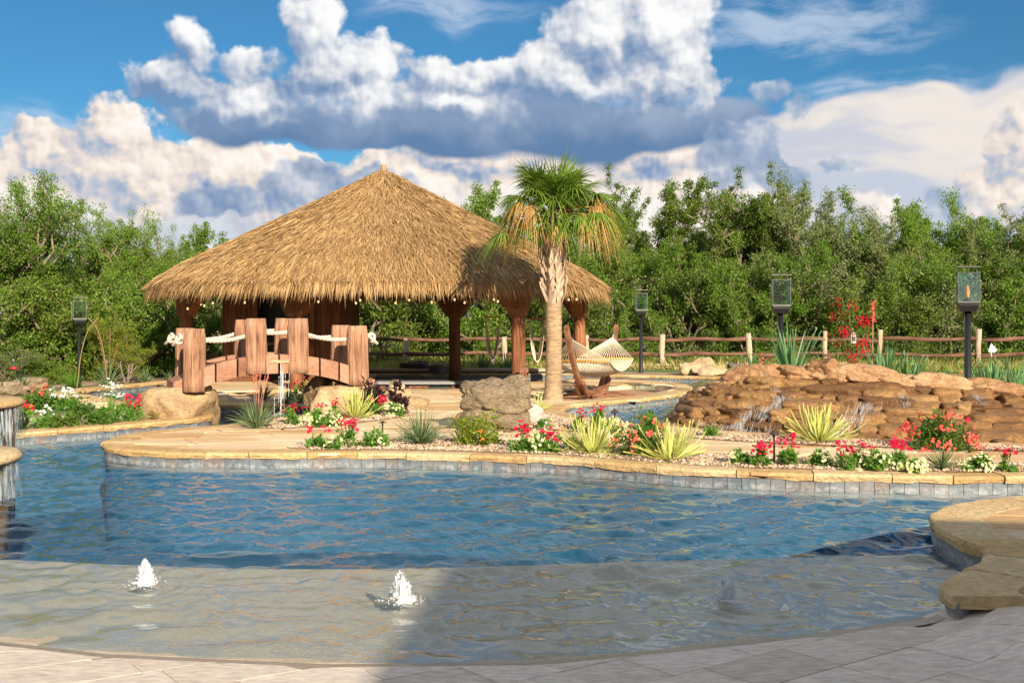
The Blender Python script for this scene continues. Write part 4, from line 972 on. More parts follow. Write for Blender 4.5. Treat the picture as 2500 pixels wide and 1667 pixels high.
    # rope rails: three strands twisted, hung from post to post
    def rope(a, b, sag):
        a, b = Vector(a), Vector(b); n = 56; mb = MB()
        for s_ in range(3):
            pts = []
            for i in range(n + 1):
                f = i / n; c_ = a.lerp(b, f) - Vector((0, 0, sag * 4 * f * (1 - f))); ang = f * (b - a).length * 34 + s_ * 2.094
                pts.append(c_ + Vector((0, 0, 1)) * math.sin(ang) * .019 + (b - a).normalized().cross(Vector((0, 0, 1))) * math.cos(ang) * .019)
            mb.tube(pts, .021, 6, True)
        mb.build('rope', m_rope, t)
    for off, PP, hs in ((0, F_, (1.33, 1.44, 1.46, 1.34)), (1, Bk, (1.33, 1.46, 1.48, 1.36))):
        for k in range(3):
            a = ax * (PP[k][0] * L) + wv * off; b = ax * (PP[k + 1][0] * L) + wv * off
            rope((a.x, a.y, hs[k]), (b.x, b.y, hs[k + 1]), (.09, .03, .09)[k])
        for (u, sg, hz_) in ((0, -1, hs[0]), (1, 1, hs[3])):                 # knots and loose ends outside the end posts
            p = ax * (u * L + sg * .24) + wv * off; pts = []
            for i in range(26):
                f = i / 25 * 6.28 * 1.4; pts.append((p.x + ax.x * .055 * math.cos(f) * sg, p.y + .05 * math.sin(2 * f), hz_ + .07 * math.sin(f) - .02 * i / 25))
            pts.append((p.x + ax.x * sg * .12, p.y - .02, hz_ - .12)); mb = MB(); mb.tube(pts, .030, 7)
            q_ = ax * (u * L) + wv * off; mb.tube([(q_.x, q_.y, hz_), (p.x, p.y, hz_)], .036, 7); mb.build('knot', m_rope, t)
    return t
make_bridge()

# ------------------------------------------------------------------ palm
def make_palm():
    bx, by = G(1350, 975); t = thing('palm_tree', 'sabal palm with criss-cross boot trunk and shaggy green and brown crown', 'palm', (bx, by, 0))
    r = random.Random(3); nr = np.random.default_rng(14)
    zs = [-.15, 0, .12, .4, .8, 1.2, 1.6, 2.0, 2.12]; rs = [.25, .225, .195, .175, .17, .168, .17, .165, .15]
    pts = []; rad = []
    for i in range(46):
        z = -.15 + 2.28 * i / 45; pts.append((.018 * math.sin(z * 1.3) , 0, z)); rad.append(float(np.interp(z, zs, rs)) * (1 + .025 * math.sin(z * 70)))
    trunk = MB().tube(pts, rad, 18, lump=.03, seed=2).build('trunk', m_palmbark, t)
    MB().tube([(.02, 0, 2.0), (.02, 0, 2.6), (.03, 0, 3.2), (.03, 0, 3.75), (.03, 0, 4.1)], [.15, .17, .175, .15, .08], 14).build('upper_trunk', m_boot, t)
    k = 0
    for ring in range(17):
        z = 2.06 + ring * .098
        for j in range(7):
            a = 2 * math.pi * (j + .5 * (ring % 2)) / 7 + r.uniform(-.12, .12); out = Vector((math.cos(a), math.sin(a), 0)); tan_ = Vector((-math.sin(a), math.cos(a), 0))
            lean = (1 if (ring + j) % 2 else -1) * r.uniform(.35, .6); ln = r.uniform(.26, .40); b_ = Vector((.025, 0, z)) + out * .14
            tip = b_ + Vector((0, 0, ln)) + tan_ * lean * ln + out * r.uniform(.05, .13); mid = b_.lerp(tip, .5) + out * .035; vs = []
            for c_, w_, th_ in ((b_ - Vector((0, 0, .06)), .075, .03), (mid, .05, .03), (tip, r.uniform(.018, .034), .018)):
                dd = (tip - b_).normalized(); s_ = dd.cross(out).normalized()
                vs += [c_ - s_ * w_, c_ + out * th_, c_ + s_ * w_, c_ - out * .02]
            MB().add(vs, [(a4 + q, a4 + (q + 1) % 4, a4 + 4 + (q + 1) % 4, a4 + 4 + q) for a4 in (0, 4) for q in range(4)] + [(8, 9, 10, 11), (3, 2, 1, 0)]).build('boot', m_boot, t); k += 1
    def frond(az, elv, plen, fan, dead, droop, seed, spread=1.75, side_tilt=0.0):
        q = np.random.default_rng(seed); d = Vector((math.cos(az) * math.cos(elv), math.sin(az) * math.cos(elv), math.sin(elv))); b = Vector((.03, 0, 3.72 + .28 * max(0, math.sin(elv)))) + Vector((math.cos(az), math.sin(az), 0)) * .08
        pet = [b + d * plen * f + Vector((0, 0, -1)) * (.16 * plen * f * f * (1.6 if dead else 1)) for f in (0, .25, .5, .75, 1)]; e = pet[-1]; fd = (pet[-1] - pet[-2]).normalized()
        side = fd.cross(Vector((0, 0, 1))); side = side.normalized() if side.length > .05 else Vector((-math.sin(az), math.cos(az), 0))
        up = side.cross(fd).normalized()
        n = 34; a = np.linspace(-spread, spread, n) + q.normal(0, .03, n)
        D = np.outer(np.cos(a), fd) + np.outer(np.sin(a), side) + np.outer(.10 + .18 * np.abs(np.sin(a)), up)
        Lf = fan * (.62 + .38 * np.cos(a * .55)) * q.uniform(.88, 1.08, n); P = np.tile(np.array(e), (n, 1))
        V, F = blades(P, D, np.tile(np.array(up), (n, 1)) + q.normal(0, .25, (n, 3)), Lf, np.full(n, .036 if not dead else .028), q.uniform(droop * .7, droop * 1.3, n), 5)
        o = link('frond', np_mesh('frond', V, F), m_palmd if dead else m_palmg, t)
        MB().tube(pet, [.024, .018, .015, .013, .011], 6).build('petiole', m_palmd if dead else m_palmg, o)
    i = 0
    for (nn, e0, e1, p0, p1, f0, f1, dr) in ((7, 1.0, 1.5, .42, .72, .85, 1.1, .16), (9, .45, 1.05, .18, .36, .80, .98, .42), (9, .75, 1.1, .50, .85, .78, .98, .45), (9, .40, .75, .55, .95, .68, .88, .80), (7, .05, .40, .45, .75, .58, .75, 1.0), (5, -.25, .1, .30, .5, .5, .62, 1.0)):
        for j in range(nn):
            az = 2 * math.pi * (j + r.uniform(-.25, .25)) / nn + e0; frond(az, r.uniform(e0, e1), r.uniform(p0, p1), r.uniform(f0, f1), False, dr * r.uniform(.8, 1.2), i); i += 1
    # long arms to either side, then the dead brown skirts
    for az, el_, pl, fn, dead, dr in ((math.pi + .2, -.12, 1.0, .85, False, .75), (math.pi - .5, -.05, .95, .85, False, .8), (-.15, .32, 1.0, .8, False, .95), (.35, .30, .95, .85, False, .95), (-.6, .2, .95, .85, False, .95),
                                      (-.35, .52, .90, .85, True, 1.35), (-.12, .48, .85, .95, True, 1.4), (-.25, .62, .9, .9, True, 1.35), (-.55, .40, .85, .9, True, 1.4), (.1, .5, .95, .9, True, 1.3), (-.75, .25, .75, .8, True, 1.4), (math.pi + .3, .55, .75, .8, True, 1.3), (math.pi + .8, .45, .7, .85, True, 1.35), (math.pi - .3, .2, .6, .8, True, 1.3), (-1.5, .05, .4, .5, True, 1.2)):
        frond(az, el_, pl, fn * (.72 if dead else .85), dead, dr * (1.25 if dead else 1.1), i, 1.3 if dead else 1.7); i += 1
make_palm()

# ------------------------------------------------------------------ hammock on its arc stand
def make_hammock():
    C0 = Vector((1.86, 24.4, -.13)); a = Vector((.38, .925, 0)).normalized(); p = Vector((.925, -.38, 0)).normalized()
    t = thing('hammock_stand', 'curved dark wood hammock stand on the sand beside the palm', 'hammock stand', C0)
    def arc(s):
        pts = [a * (s * u) + Vector((0, 0, z)) for u, z in ((.20, .10), (.55, .16), (.95, .36), (1.30, .72), (1.60, 1.16), (1.86, 1.64))]; mb = MB(); P = [Vector(x) for x in chaikin(pts, 2)]
        vs = []
        for k, c in enumerate(P):
            d = (P[min(k + 1, len(P) - 1)] - P[max(k - 1, 0)]).normalized(); u_ = p.cross(d).normalized()
            for q, w_ in ((-1, -1), (1, -1), (1, 1), (-1, 1)): vs.append(c + p * (q * .045) + u_ * (w_ * .065))
        mb.add(vs, [(k * 4 + j, k * 4 + (j + 1) % 4, (k + 1) * 4 + (j + 1) % 4, (k + 1) * 4 + j) for k in range(len(P) - 1) for j in range(4)] + [(3, 2, 1, 0), tuple((len(P) - 1) * 4 + j for j in range(4))]); return mb
    for s in (-1, 1): arc(s).build('arm', m_hwood, t)
    MB().beam(a * -.35 + Vector((0, 0, .10)), a * .35 + Vector((0, 0, .10)), .13, .14).build('keel', m_hwood, t)
    for s in (-1, 1):
        mb = MB(); b_ = a * (s * .45)
        pts = [b_ + p * u + Vector((0, 0, z)) for u, z in ((-.85, .03), (-.4, .09), (0, .12), (.4, .09), (.85, .03))]
        for q in range(4): mb.beam(pts[q], pts[q + 1], .08, .055)
        mb.build('cross_foot', m_hwood, t)
        for k in (-1, 1): MB().beam(a * (s * .62) + p * (k * .09) + Vector((0, 0, .06)), a * (s * 1.0) + p * (k * .09) + Vector((0, 0, .40)), .05, .11).build('brace', m_hwood, t)
    h = thing('hammock', 'cream cotton rope hammock with two varnished spreader bars', 'hammock', C0 + Vector((0, 0, .5)))
    tips = {s: a * (s * 1.52) + Vector((0, 0, .86)) for s in (-1, 1)}; bz = .37; bl = .68
    for s in (-1, 1):
        c = a * (s * .92) + Vector((0, 0, bz)); bar = MB().tube([c - p * bl, c + p * bl], .028, 8).build('spreader_bar', m_oak, h)
        mb = MB()
        for i in range(22): u = -bl + 2 * bl * i / 21; mb.tube([tips[s], c + p * u], .0075, 4, False)
        mb.build('cords', m_net, bar)
        mb = MB(); mb.tube([tips[s], tips[s] + a * (s * .07) + Vector((0, 0, .05))], .03, 6); mb.tube([tips[s] + Vector((0, 0, .03)), a * (s * 1.80) + Vector((0, 0, 1.04))], .014, 5); mb.build('chain', m_chain, bar)
    def surf(u, v):                                     # u along the length, v across
        sag = .24 * (1 - u * u) + .15 * (1 - v * v) * (1 - .25 * u * u) * (1 - u ** 8); return a * (u * .92) + p * (v * bl) + Vector((0, 0, bz - sag))
    mb = MB(); nu, nv = 26, 20
    for k in range(-nv, nu + nv):
        for sgn in (1, -1):
            pts = []
            for j in range(nv + 1):
                iu = k + (j if sgn > 0 else nv - j)
                if 0 <= iu <= nu: pts.append(surf(-1 + 2 * iu / nu, -1 + 2 * j / nv))
            if len(pts) > 1: mb.tube(pts, .0105, 4, False)
    for v in (-1, 1): mb.tube([surf(-1 + 2 * i / 20, v) for i in range(21)], .015, 5, False)
    mb.build('net_bed', m_net, h)
make_hammock()

# ------------------------------------------------------------------ rail fence
def make_fence():
    t = thing('rail_fence', 'rustic cedar rail fence with weathered grey posts before the trees', 'fence', (4, 38, 0)); off = Vector((4, 38, 0)); r = random.Random(6)
    posts = [(150, 819, 902, 38), (400, 819, 899, 38), (700, 823, 893, 38.5), (990, 826, 892, 38.5), (1231, 822, 893, 38.2), (1432, 818, 896, 38), (1616, 816, 898, 37.4), (1828, 813, 897, 37.6), (2013, 808, 893, 37.8), (2150, 805, 892, 37.8), (2388, 803, 893, 37.8), (2640, 800, 893, 38)]
    Q = []
    for i, (px, y0, y1, d) in enumerate(posts):
        x = XAT(px, d); zt = ZAT(y0, d); zb = ZAT(y1, d); Q.append((x, d, zb, zt)); R_ = r.uniform(.085, .115)
        MB().tube([(x - 4, d - 38, zb - .2), (x - 4 + r.uniform(-.02, .02), d - 38, (zb + zt) / 2), (x - 4 + r.uniform(-.03, .03), d - 38, zt)], [R_ * 1.1, R_, R_ * .9], 9, lump=.12, seed=i).build('post', m_fpost, t)
    for (a, b) in zip(Q, Q[1:]):
        for h in (.96, .44):
            z0 = h + r.uniform(-.04, .04); z1 = h + r.uniform(-.04, .04); pts = []
            for k in range(9):
                f = k / 8; pts.append((a[0] - 4 + (b[0] - a[0]) * f + (-.12 if k == 0 else .12 if k == 8 else 0), a[1] - 38 + (b[1] - a[1]) * f + .03 * math.sin(f * 5 + h * 9), z0 + (z1 - z0) * f + .03 * math.sin(f * 7 + a[0])))
            MB().tube(pts, [r.uniform(.055, .085) for _ in pts], 8, lump=.10, seed=int(a[0] * 10)).build('rail', m_fence, t)
make_fence()

# ------------------------------------------------------------------ gas lanterns on poles
def make_lamp():
    t = thing('lantern_post', 'x', 'lantern post', (0, 0, 0), 0, 'glass lanterns on black poles')
    MB().lathe([(.075, 0), (.075, .04), (.058, .06), (.055, 1.80)], 16).build('pole', m_black, t)
    c = MB(); c.add([(sx * w, sy * w, z) for w, z in ((.13, 1.80), (.165, 1.90), (.165, 1.945)) for sx, sy in ((-1, -1), (1, -1), (1, 1), (-1, 1))],
                    [(k * 4 + j, k * 4 + (j + 1) % 4, k * 4 + 4 + (j + 1) % 4, k * 4 + 4 + j) for k in (0, 1) for j in range(4)] + [(3, 2, 1, 0), (8, 9, 10, 11)]); c.build('collar', m_black, t)
    lan = MB().box((0, 0, 1.965), (.37, .37, .03)).build('lantern', m_steel, t)
    for sx, sy in ((-1, 0), (1, 0), (0, -1), (0, 1)): MB().box((sx * .172, sy * .172, 2.23), (.34 if sy else .006, .34 if sx else .006, .49)).build('pane', m_glass, lan)
    fr = MB()
    for sx in (-1, 1):
        for sy in (-1, 1): fr.box((sx * .177, sy * .177, 2.24), (.008, .008, .53))
    for sx, sy in ((-1, 0), (1, 0), (0, -1), (0, 1)): fr.box((sx * .177, sy * .177, 2.485), (.344 if sy else .007, .344 if sx else .007, .007))
    for sx in (-1, 1): fr.box((sx * .15, 0, 2.53), (.008, .008, .09))
    fr.build('frame', m_steel, lan)
    MB().box((0, 0, 2.585), (.40, .40, .014)).build('cap', m_steel, lan)
    MB().lathe([(.03, 1.98), (.045, 2.0), (.02, 2.05)], 10).build('burner', m_black, lan)
    return t
L0 = make_lamp()
def lamp_at(o, px, d, zb, sc): o.location = (XAT(px, d), d, zb); o.scale = (sc,) * 3; o.rotation_euler = (0, 0, -math.atan2(XAT(px, d), d) + .12)
L0['label'] = 'tall glass lantern on black pole behind the right end of the rock waterfall'; lamp_at(L0, 2363, 18.9, 0.0, 1.0)
fl = [c for c in L0.children if c.name.startswith('lantern')][0]
for lab, px, d, zb, sc in (('glass lantern on black pole behind the yucca above the rock waterfall', 1906, 21.8, -.02, 1.0), ('glass lantern on black pole on the far bank beside the hammock', 1565, 33.6, 0, 1.0),
                           ('glass lantern on black pole beside the left pond before the shrubs', 193, 26.8, 0, .855), ('small distant glass lantern seen through the pavilion behind the bridge', 866, 41.0, -.05, .97)):
    lamp_at(dup(L0, lab), px, d, zb, sc)
r = random.Random(2); mb = MB()
for k in range(4):
    b = Vector((r.uniform(-.02, .02), r.uniform(-.02, .02), 2.04)); n = 7; pts = [b + Vector((.02 * math.sin(k + i * .9) * i / 6, .02 * math.cos(2 * k + i) * i / 6, .24 * i / 6 * r.uniform(.8, 1.1))) for i in range(n)]
    mb.tube(pts, [.006, .011, .013, .010, .007, .004, .001], 6)
mb.build('flame', m_flame, fl)

# ------------------------------------------------------------------ mushroom path lights
P0 = None
for px, yt, yb, lab in ((934, 1027, 1061, 'bronze path light between the white flowers and the red yucca clump'), (1501, 997, 1070, 'bronze path light standing among the red flowers before the pond'), (1890, 1050, 1129, 'bronze path light between red flowers in the right front bed'),
                        (381, 973, 1009, 'bronze path light before the left bridge rock'), (341, 965, 990, 'bronze path light behind the white and red flowers by the left pond'), (740, 986, 1036, 'slim bronze path light among cream flowers below the bridge')):
    x, y = G(px, yb); h = (yb - yt) / FOC * y
    if P0 is None:
        P0 = thing('path_light', lab, 'path light', (x, y, 0), 0, 'bronze mushroom path lights')
        MB().lathe([(.012, -.05), (.012, .88)], 8).build('stem', m_bronze, P0)
        MB().lathe([(.02, .86), (.062, .87), (.045, .915), (.022, .935), (.02, .965), (.028, .985), (.01, 1.0)], 14).build('cap', m_bronze, P0); o = P0
    else: o = dup(P0, lab)
    o.location = (x, y, 0.0); s_ = y / 16.0 * 1.0; o.scale = (1, 1, h)

# ================================================================== rock waterfall
_B = np.array([(3.03, 19.1), (3.1, 18.2), (3.7, 17.5), (4.6, 16.8), (5.35, 16.4), (6.4, 15.95), (7.45, 15.6), (8.8, 15.3), (10.5, 15.0)])
_C = np.array([(3.75, 20.1, .26), (4.15, 19.9, .42), (4.55, 19.7, .55), (5.05, 19.4, .60), (6.0, 18.9, .61), (6.8, 18.5, .48), (7.7, 18.2, .42), (8.9, 18.0, .35), (10.8, 17.9, .30)])
def casc(s, f):
    """point on the face of the cascade: s along it, f from the water to the crest"""
    k = np.linspace(0, 1, 9); b = np.array([np.interp(s, k, _B[:, j]) for j in (0, 1)]); c = np.array([np.interp(s, k, _C[:, j]) for j in range(3)])
    return Vector((b[0] + (c[0] - b[0]) * f, b[1] + (c[1] - b[1]) * f, -.28 + (c[2] + .28) * f ** .88))
def make_cascade():
    t = thing('rock_waterfall', 'wide stepped waterfall of wet brown rocks behind the flower beds', 'waterfall', (6, 18, 0)); o_ = Vector((6, 18, 0)); r = random.Random(17)
    NS, NF = 60, 18; V = [tuple(casc(i / NS, j / NF) + Vector((0, .12, -.10)) - o_) for j in range(NF + 1) for i in range(NS + 1)]
    V += [(v[0], v[1] + 1.6, -.5) for v in V[-(NS + 1):]]
    F = [(j * (NS + 1) + i, j * (NS + 1) + i + 1, (j + 1) * (NS + 1) + i + 1, (j + 1) * (NS + 1) + i) for j in range(NF + 1) for i in range(NS)]
    link('core', np_mesh('core', V, F, True), m_wet, t)
    protos = [block_mesh('rock', 100 + k) for k in range(14)]
    for p in protos: p.materials.append(m_wet)
    tiers = 7
    for k in range(tiers):
        f = (k + .1) / tiers; s = -.01; Ls = sum((casc(a / 40, f) - casc((a + 1) / 40, f)).length for a in range(40))
        while s < 1:
            w = r.choice((.25, .36, .5, .7, .95)) * r.uniform(.85, 1.15); ds = w / Ls; c = casc(min(1, max(0, s + ds / 2)), f); d = casc(min(1, s + ds / 2 + .01), f) - casc(max(0, s + ds / 2 - .01), f); s += ds * .96
            h = r.uniform(.22, .30)
            link('rock', r.choice(protos), None, t, c - o_ + Vector((0, .14 + r.uniform(-.05, .05), -.01 + r.uniform(-.03, .03))), (r.uniform(-.06, .10), r.uniform(-.06, .06), math.atan2(d.y, d.x) + r.uniform(-.14, .14)), (w * 1.04, r.uniform(.62, .8), h * 1.05))
    cp = [rock_mesh('cap_rock', (1, 1, 1), 140 + k, 4, .35, .24, 2.8) for k in range(7)]
    for p in cp: p.materials.append(m_cap)
    s = -.03
    while s < 1:
        w = r.uniform(.55, 1.15); ds = w / 8.2; f_ = 1.0; c = casc(min(1, max(0, s + ds / 2)), f_); d = casc(min(1, s + ds / 2 + .02), 1) - casc(max(0, s + ds / 2 - .02), 1); s += ds * .80
        link('cap_rock', r.choice(cp), None, t, c - o_ + Vector((0, -.08, .07 + r.uniform(-.03, .04))), (r.uniform(-.12, .12), -math.atan2(d.z, Vector((d.x, d.y)).length), math.atan2(d.y, d.x)), (w * 1.25, .60, r.uniform(.27, .40)))
    p = casc(.455, 1); link('cap_rock', cp[2], None, t, p - o_ + Vector((0, -.05, .10)), (0, .3, .3), (.8, .6, .5))
    for q in range(7):                                  # the pale rim down the left flank
        p = casc(0.0 + .004 * q, .12 + .13 * q); link('cap_rock', cp[q % 7], None, t, p - o_ + Vector((-.05, .05, .0)), (0, -.35, 1.0), (.55, .45, .32))
    # white water running over the steps
    nr = np.random.default_rng(4); V = []; F = []
    def strand(p, q, w):
        o = len(V); sd_ = Vector((q.y - p.y, p.x - q.x, 0)); sd_ = sd_.normalized() if sd_.length > 1e-4 else Vector((1, 0, 0)); sd_ = Vector((1, .2, 0)) * w
        V.extend([tuple(p - sd_), tuple(p + sd_), tuple(q + sd_), tuple(q - sd_)]); F.append((o, o + 1, o + 2, o + 3))
    for s0, f0, s1, f1, n, sp in ((.335, .62, .285, .30, 90, .010), (.52, .56, .43, .02, 210, .016), (.255, .45, .235, .10, 70, .007), (.60, .78, .585, .60, 40, .008), (.20, .16, .20, -.02, 90, .03), (.13, .12, .13, -.02, 60, .02), (.27, .12, .26, -.02, 80, .03), (.42, .10, .41, -.02, 90, .03), (.30, .75, .33, .6, 40, .01), (.09, .4, .085, .2, 30, .006), (.75, .9, .745, .75, 25, .006)):
        for _ in range(int(n * 1.2)):
            a = nr.random(); ss = s0 + (s1 - s0) * a + nr.normal(0, sp); ff = f0 + (f1 - f0) * a + nr.normal(0, .01)
            cl_ = lambda v_: min(max(v_, 0), 1); j_ = Vector((nr.normal(0, .01), -.27 + nr.normal(0, .03), .05 + nr.uniform(0, .06))); df = nr.uniform(.05, .16); strand(casc(cl_(ss), cl_(ff)) - o_ + j_, casc(cl_(ss + (s1 - s0) * df), cl_(ff - df)) - o_ + j_ + Vector((nr.normal(0, .02), -.02, 0)), nr.uniform(.0012, .0035))
    link('white_water', np_mesh('white_water', V, F), m_foam, t, kind='stuff')
make_cascade()
# earth mound behind it that carries the yuccas
xs = np.linspace(2.9, 15, 60); ys = np.linspace(18.3, 28.5, 50)
def berm_z(X, Y):
    k = np.linspace(0, 1, 9); cy = np.interp(X, _C[:, 0], _C[:, 1]); cz = np.interp(X, _C[:, 0], _C[:, 2])
    d = Y - cy; up = np.clip((d + .35) / .6, 0, 1); dn = np.clip(1 - (d - 2.2) / 4.0, 0, 1); dn = dn * dn * (3 - 2 * dn); e = np.clip((X - 3.1) / 1.2, 0, 1)
    return -.42 + (cz - .12 + .42) * up * np.maximum(dn, .50 * np.clip((X - 4) / 1.0, 0, 1)) * e
height_grid('berm', xs, ys, berm_z, m_ground)
def bz(x, y): return float(berm_z(np.array(x), np.array(y)))

# ------------------------------------------------------------------ spill-over stone basins on the left edge
def basin(label, px_edge, ytop, ybase, rad, grp):
    zb = WZ; d = FOC * (EYE - zb) / (ybase - HZ); x = XAT(px_edge, d) - rad; zt = ZAT(ytop, d)
    t = thing('spill_basin', label, 'basin', (x, d, zb), 0, grp); h = zt - zb
    MB().lathe([(rad - .10, -.9), (rad - .08, h - .12)], 40).build('wall', m_wet, t)
    mb = MB(); n = 40; prof = [(rad - .42, h - .10), (rad + .02, h - .10), (rad + .05, h - .05), (rad, h), (rad - .40, h)]
    mb.lathe(prof, n); mb.build('rim', m_cope, t)
    MB().lathe([(.01, h - .03), (rad - .36, h - .03)], 24).build('water', m_water, t)
    r = np.random.default_rng(int(px_edge + 50)); V = []; F = []
    for k in range(150):
        a = r.normal(-.35, .42); w_ = r.uniform(.006, .022); z1 = h - .10 - r.uniform(0, .05); z0 = r.choice([0.0, r.uniform(0, h * .6)]); rr = rad - .02 + r.uniform(0, .06)
        c = Vector((math.cos(a) * rr, math.sin(a) * rr, 0)); s_ = Vector((-math.sin(a), math.cos(a), 0)) * w_; o_ = len(V)
        V += [tuple(c - s_ + Vector((0, 0, z1))), tuple(c + s_ + Vector((0, 0, z1))), tuple(c * 1.03 + s_ + Vector((0, 0, z0))), tuple(c * 1.03 - s_ + Vector((0, 0, z0)))]; F.append((o_, o_ + 1, o_ + 2, o_ + 3))
    link('water_curtain', np_mesh('water_curtain', V, F), m_sheet, t, kind='stuff')
basin('upper stone basin spilling a sheet of water at the left edge', 36, 976, 1098, 1.0, 'stone basins spilling into the pool')
basin('lower stone basin with a thin spill, nearest the viewer at the left edge', 26, 1106, 1215, .75, 'stone basins spilling into the pool')

# ------------------------------------------------------------------ bubblers
def bubbler(x, y, h, w, label, seed):
    t = thing('bubbler', label, 'fountain jet', (x, y, WZ), 0, 'bubbling jets on the beach shelf'); r = np.random.default_rng(seed)
    for k in range(6):
        bm = bmesh.new(); bmesh.ops.create_icosphere(bm, subdivisions=3, radius=1); hh = h * (1.0, .93, .80, .70, .45, .25)[k]; cx_ = Vector(((-.06, .12, -.16, .20, .0, .05)[k] * w + r.normal(0, w * .03), r.normal(0, w * .10), 0)); ww = w * (.15, .14, .16, .17, .30, .42)[k]
        for v in bm.verts:
            d = v.co.normalized(); n = mnoise.fractal(d * 2.6 + Vector((seed * 4 + k, k, 0)), .7, 2.2, 5)
            v.co = cx_ + Vector((d.x * ww * (1.12 - .25 * d.z) * (1 + .9 * n), d.y * ww * (1.12 - .25 * d.z) * (1 + .9 * n), ((abs(d.z) ** .7 * (1 if d.z > 0 else -1)) * .5 + .46) * hh * (1 + .30 * n)))
        me = bpy.data.meshes.new('jet'); bm.to_mesh(me); bm.free(); me.polygons.foreach_set('use_smooth', [True] * len(me.polygons)); link('jet', me, m_jet, t)
    O = np.array([(1, 0, 0), (0, 1, 0), (-1, 0, 0), (0, -1, 0), (0, 0, 1), (0, 0, -1)], float); f = np.array([(0, 1, 4), (1, 2, 4), (2, 3, 4), (3, 0, 4), (1, 0, 5), (2, 1, 5), (3, 2, 5), (0, 3, 5)])
    n = 260; u = r.random(n) ** 1.2; a = r.uniform(0, 6.28, n); rr = w * .5 * (1.08 - u) ** .7 * np.sqrt(r.random(n)) * 1.1; s = r.uniform(.002, .006, n) * (1.1 - .5 * u)
    P = np.stack([rr * np.cos(a), rr * np.sin(a), u * h * 1.02], 1); n2 = 60; a2 = r.uniform(0, 6.28, n2); r2 = w * r.uniform(.45, 1.0, n2)
    P = np.concatenate([P, np.stack([r2 * np.cos(a2), r2 * np.sin(a2), r.uniform(0, .025, n2)], 1)]); s = np.concatenate([s, r.uniform(.002, .005, n2)])
    V = (P[:, None, :] + O[None] * s[:, None, None] * r.uniform(.7, 1.4, (len(P), 6, 1))).reshape(-1, 3); F = (np.arange(len(P))[:, None, None] * 6 + f[None]).reshape(-1, 3)
    link('spray', np_mesh('spray', V, F, True), m_drop, t, kind='stuff')
for (b_, lab, sd_) in zip(BUB, ('bubbling white water jet nearest the left edge of the shelf', 'bubbling white water jet beside the shadow edge, middle of the shelf', 'bubbling water jet in the shade on the right of the shelf'), (1, 2, 3)): bubbler(b_[0], b_[1], b_[2], b_[3], lab, sd_)

# ------------------------------------------------------------------ boulders
def boulder(label, px, ytop, ybase, wpx, mat, seed, dz=0, depth=.9, sub=4, box=3.5, extra=None, rz=0.0, rough=.14, group=None, sink=.12):
    x, y = G(px, ybase); m = y / FOC; h = (ybase - ytop) * m * (1 + sink); w = wpx * m; y += w * depth * .35
    o = link('boulder', rock_mesh('boulder', (w, w * depth, h), seed, sub, .45, rough, box, extra), mat, None, (x * y / (y - w * depth * .35) if False else x, y, dz + h / 2 - h * sink), (0, 0, rz)); return tag(o, label, 'boulder', group)
def crack(p, d):
    for z, k, wd in ((-.16, .20, .055), (.36, .10, .04), (-.62, .10, .05)):
        q = p.z + .10 * math.sin(p.x * 3) - z; p = p * (1 - k * math.exp(-(q / wd) ** 2)) if True else p
    if p.z < -.12: p = Vector((p.x * 1.08, p.y * 1.05, p.z))
    return p
boulder('big layered grey brown boulder in the middle of the paving', 1207, 915, 1052, 166, m_rockg, 61, extra=crack, sub=5, box=4.5, rough=.17)
boulder('pale pinkish rock leaning beside the big boulder', 1299, 985, 1034, 50, m_rockw, 62, box=2.5)
boulder('rounded tan boulder on the far lawn, leftmost of the three', 1690, 885, 914, 55, m_rock, 63)
boulder('long flat tan boulder on the far lawn, lowest of the three', 1738, 894, 916, 95, m_rock, 64)
boulder('grooved tan boulder on the far lawn, topmost of the three', 1722, 872, 905, 64, m_rock, 65, rz=.6)
boulder('dark brown boulder right of the far lawn boulders', 1797, 886, 913, 40, m_rockd, 66)
boulder('dark rugged boulder behind the pavilion, left of the shaded post', 1012, 882, 910, 74, m_rockd, 67)
boulder('dark low boulder behind the pavilion at the foot of the shaded post', 1085, 888, 912, 82, m_rockd, 68)
boulder('grey boulder among the shrubs at the far left', 66, 922, 946, 70, m_rockg, 69)
boulder('low grey ledge rock by the left lawn', 10, 942, 965, 60, m_rockg, 70)
boulder('tan rock with dark seam behind the left side of the bridge', 508, 856, 912, 52, m_rock, 71)
boulder('small flat tan rock on the paving beside the purple plant', 1012, 968, 991, 72, m_rock, 72)
boulder('small round tan rock behind the purple plant', 966, 926, 955, 38, m_rock, 73)
boulder('small tan rock at the foot of the bridge behind the purple plant', 985, 948, 972, 44, m_rock, 74)
boulder('pinkish stone nestled in the front bed behind the variegated yucca', 1478, 1048, 1075, 28, m_rockw, 75)
e = thing('limestone_edging', 'low limestone block edging at the foot of the rail fence', 'edging', (7, 37, 0))
for k in range(22):
    x = 3 + k * .42; MB().box((0, 0, 0), (.40 + random.uniform(-.03, .01), .22, .14 + random.uniform(-.02, .03))).build('block', m_lime, e, loc=(x - 7, random.uniform(-.03, .03), .06))
e = thing('low_stone_wall', 'short dry stone wall beside the lawn at the left edge', 'wall', (*G(20, 958), 0))
for k in range(14): MB().box((0, 0, 0), (.36, .22, .09)).build('stone', m_rockg, e, loc=(-1.2 + (k % 5) * .37 + .1 * (k // 5), random.uniform(-.02, .02), .02 + .09 * (k // 5)), rot=(0, 0, random.uniform(-.08, .08)))

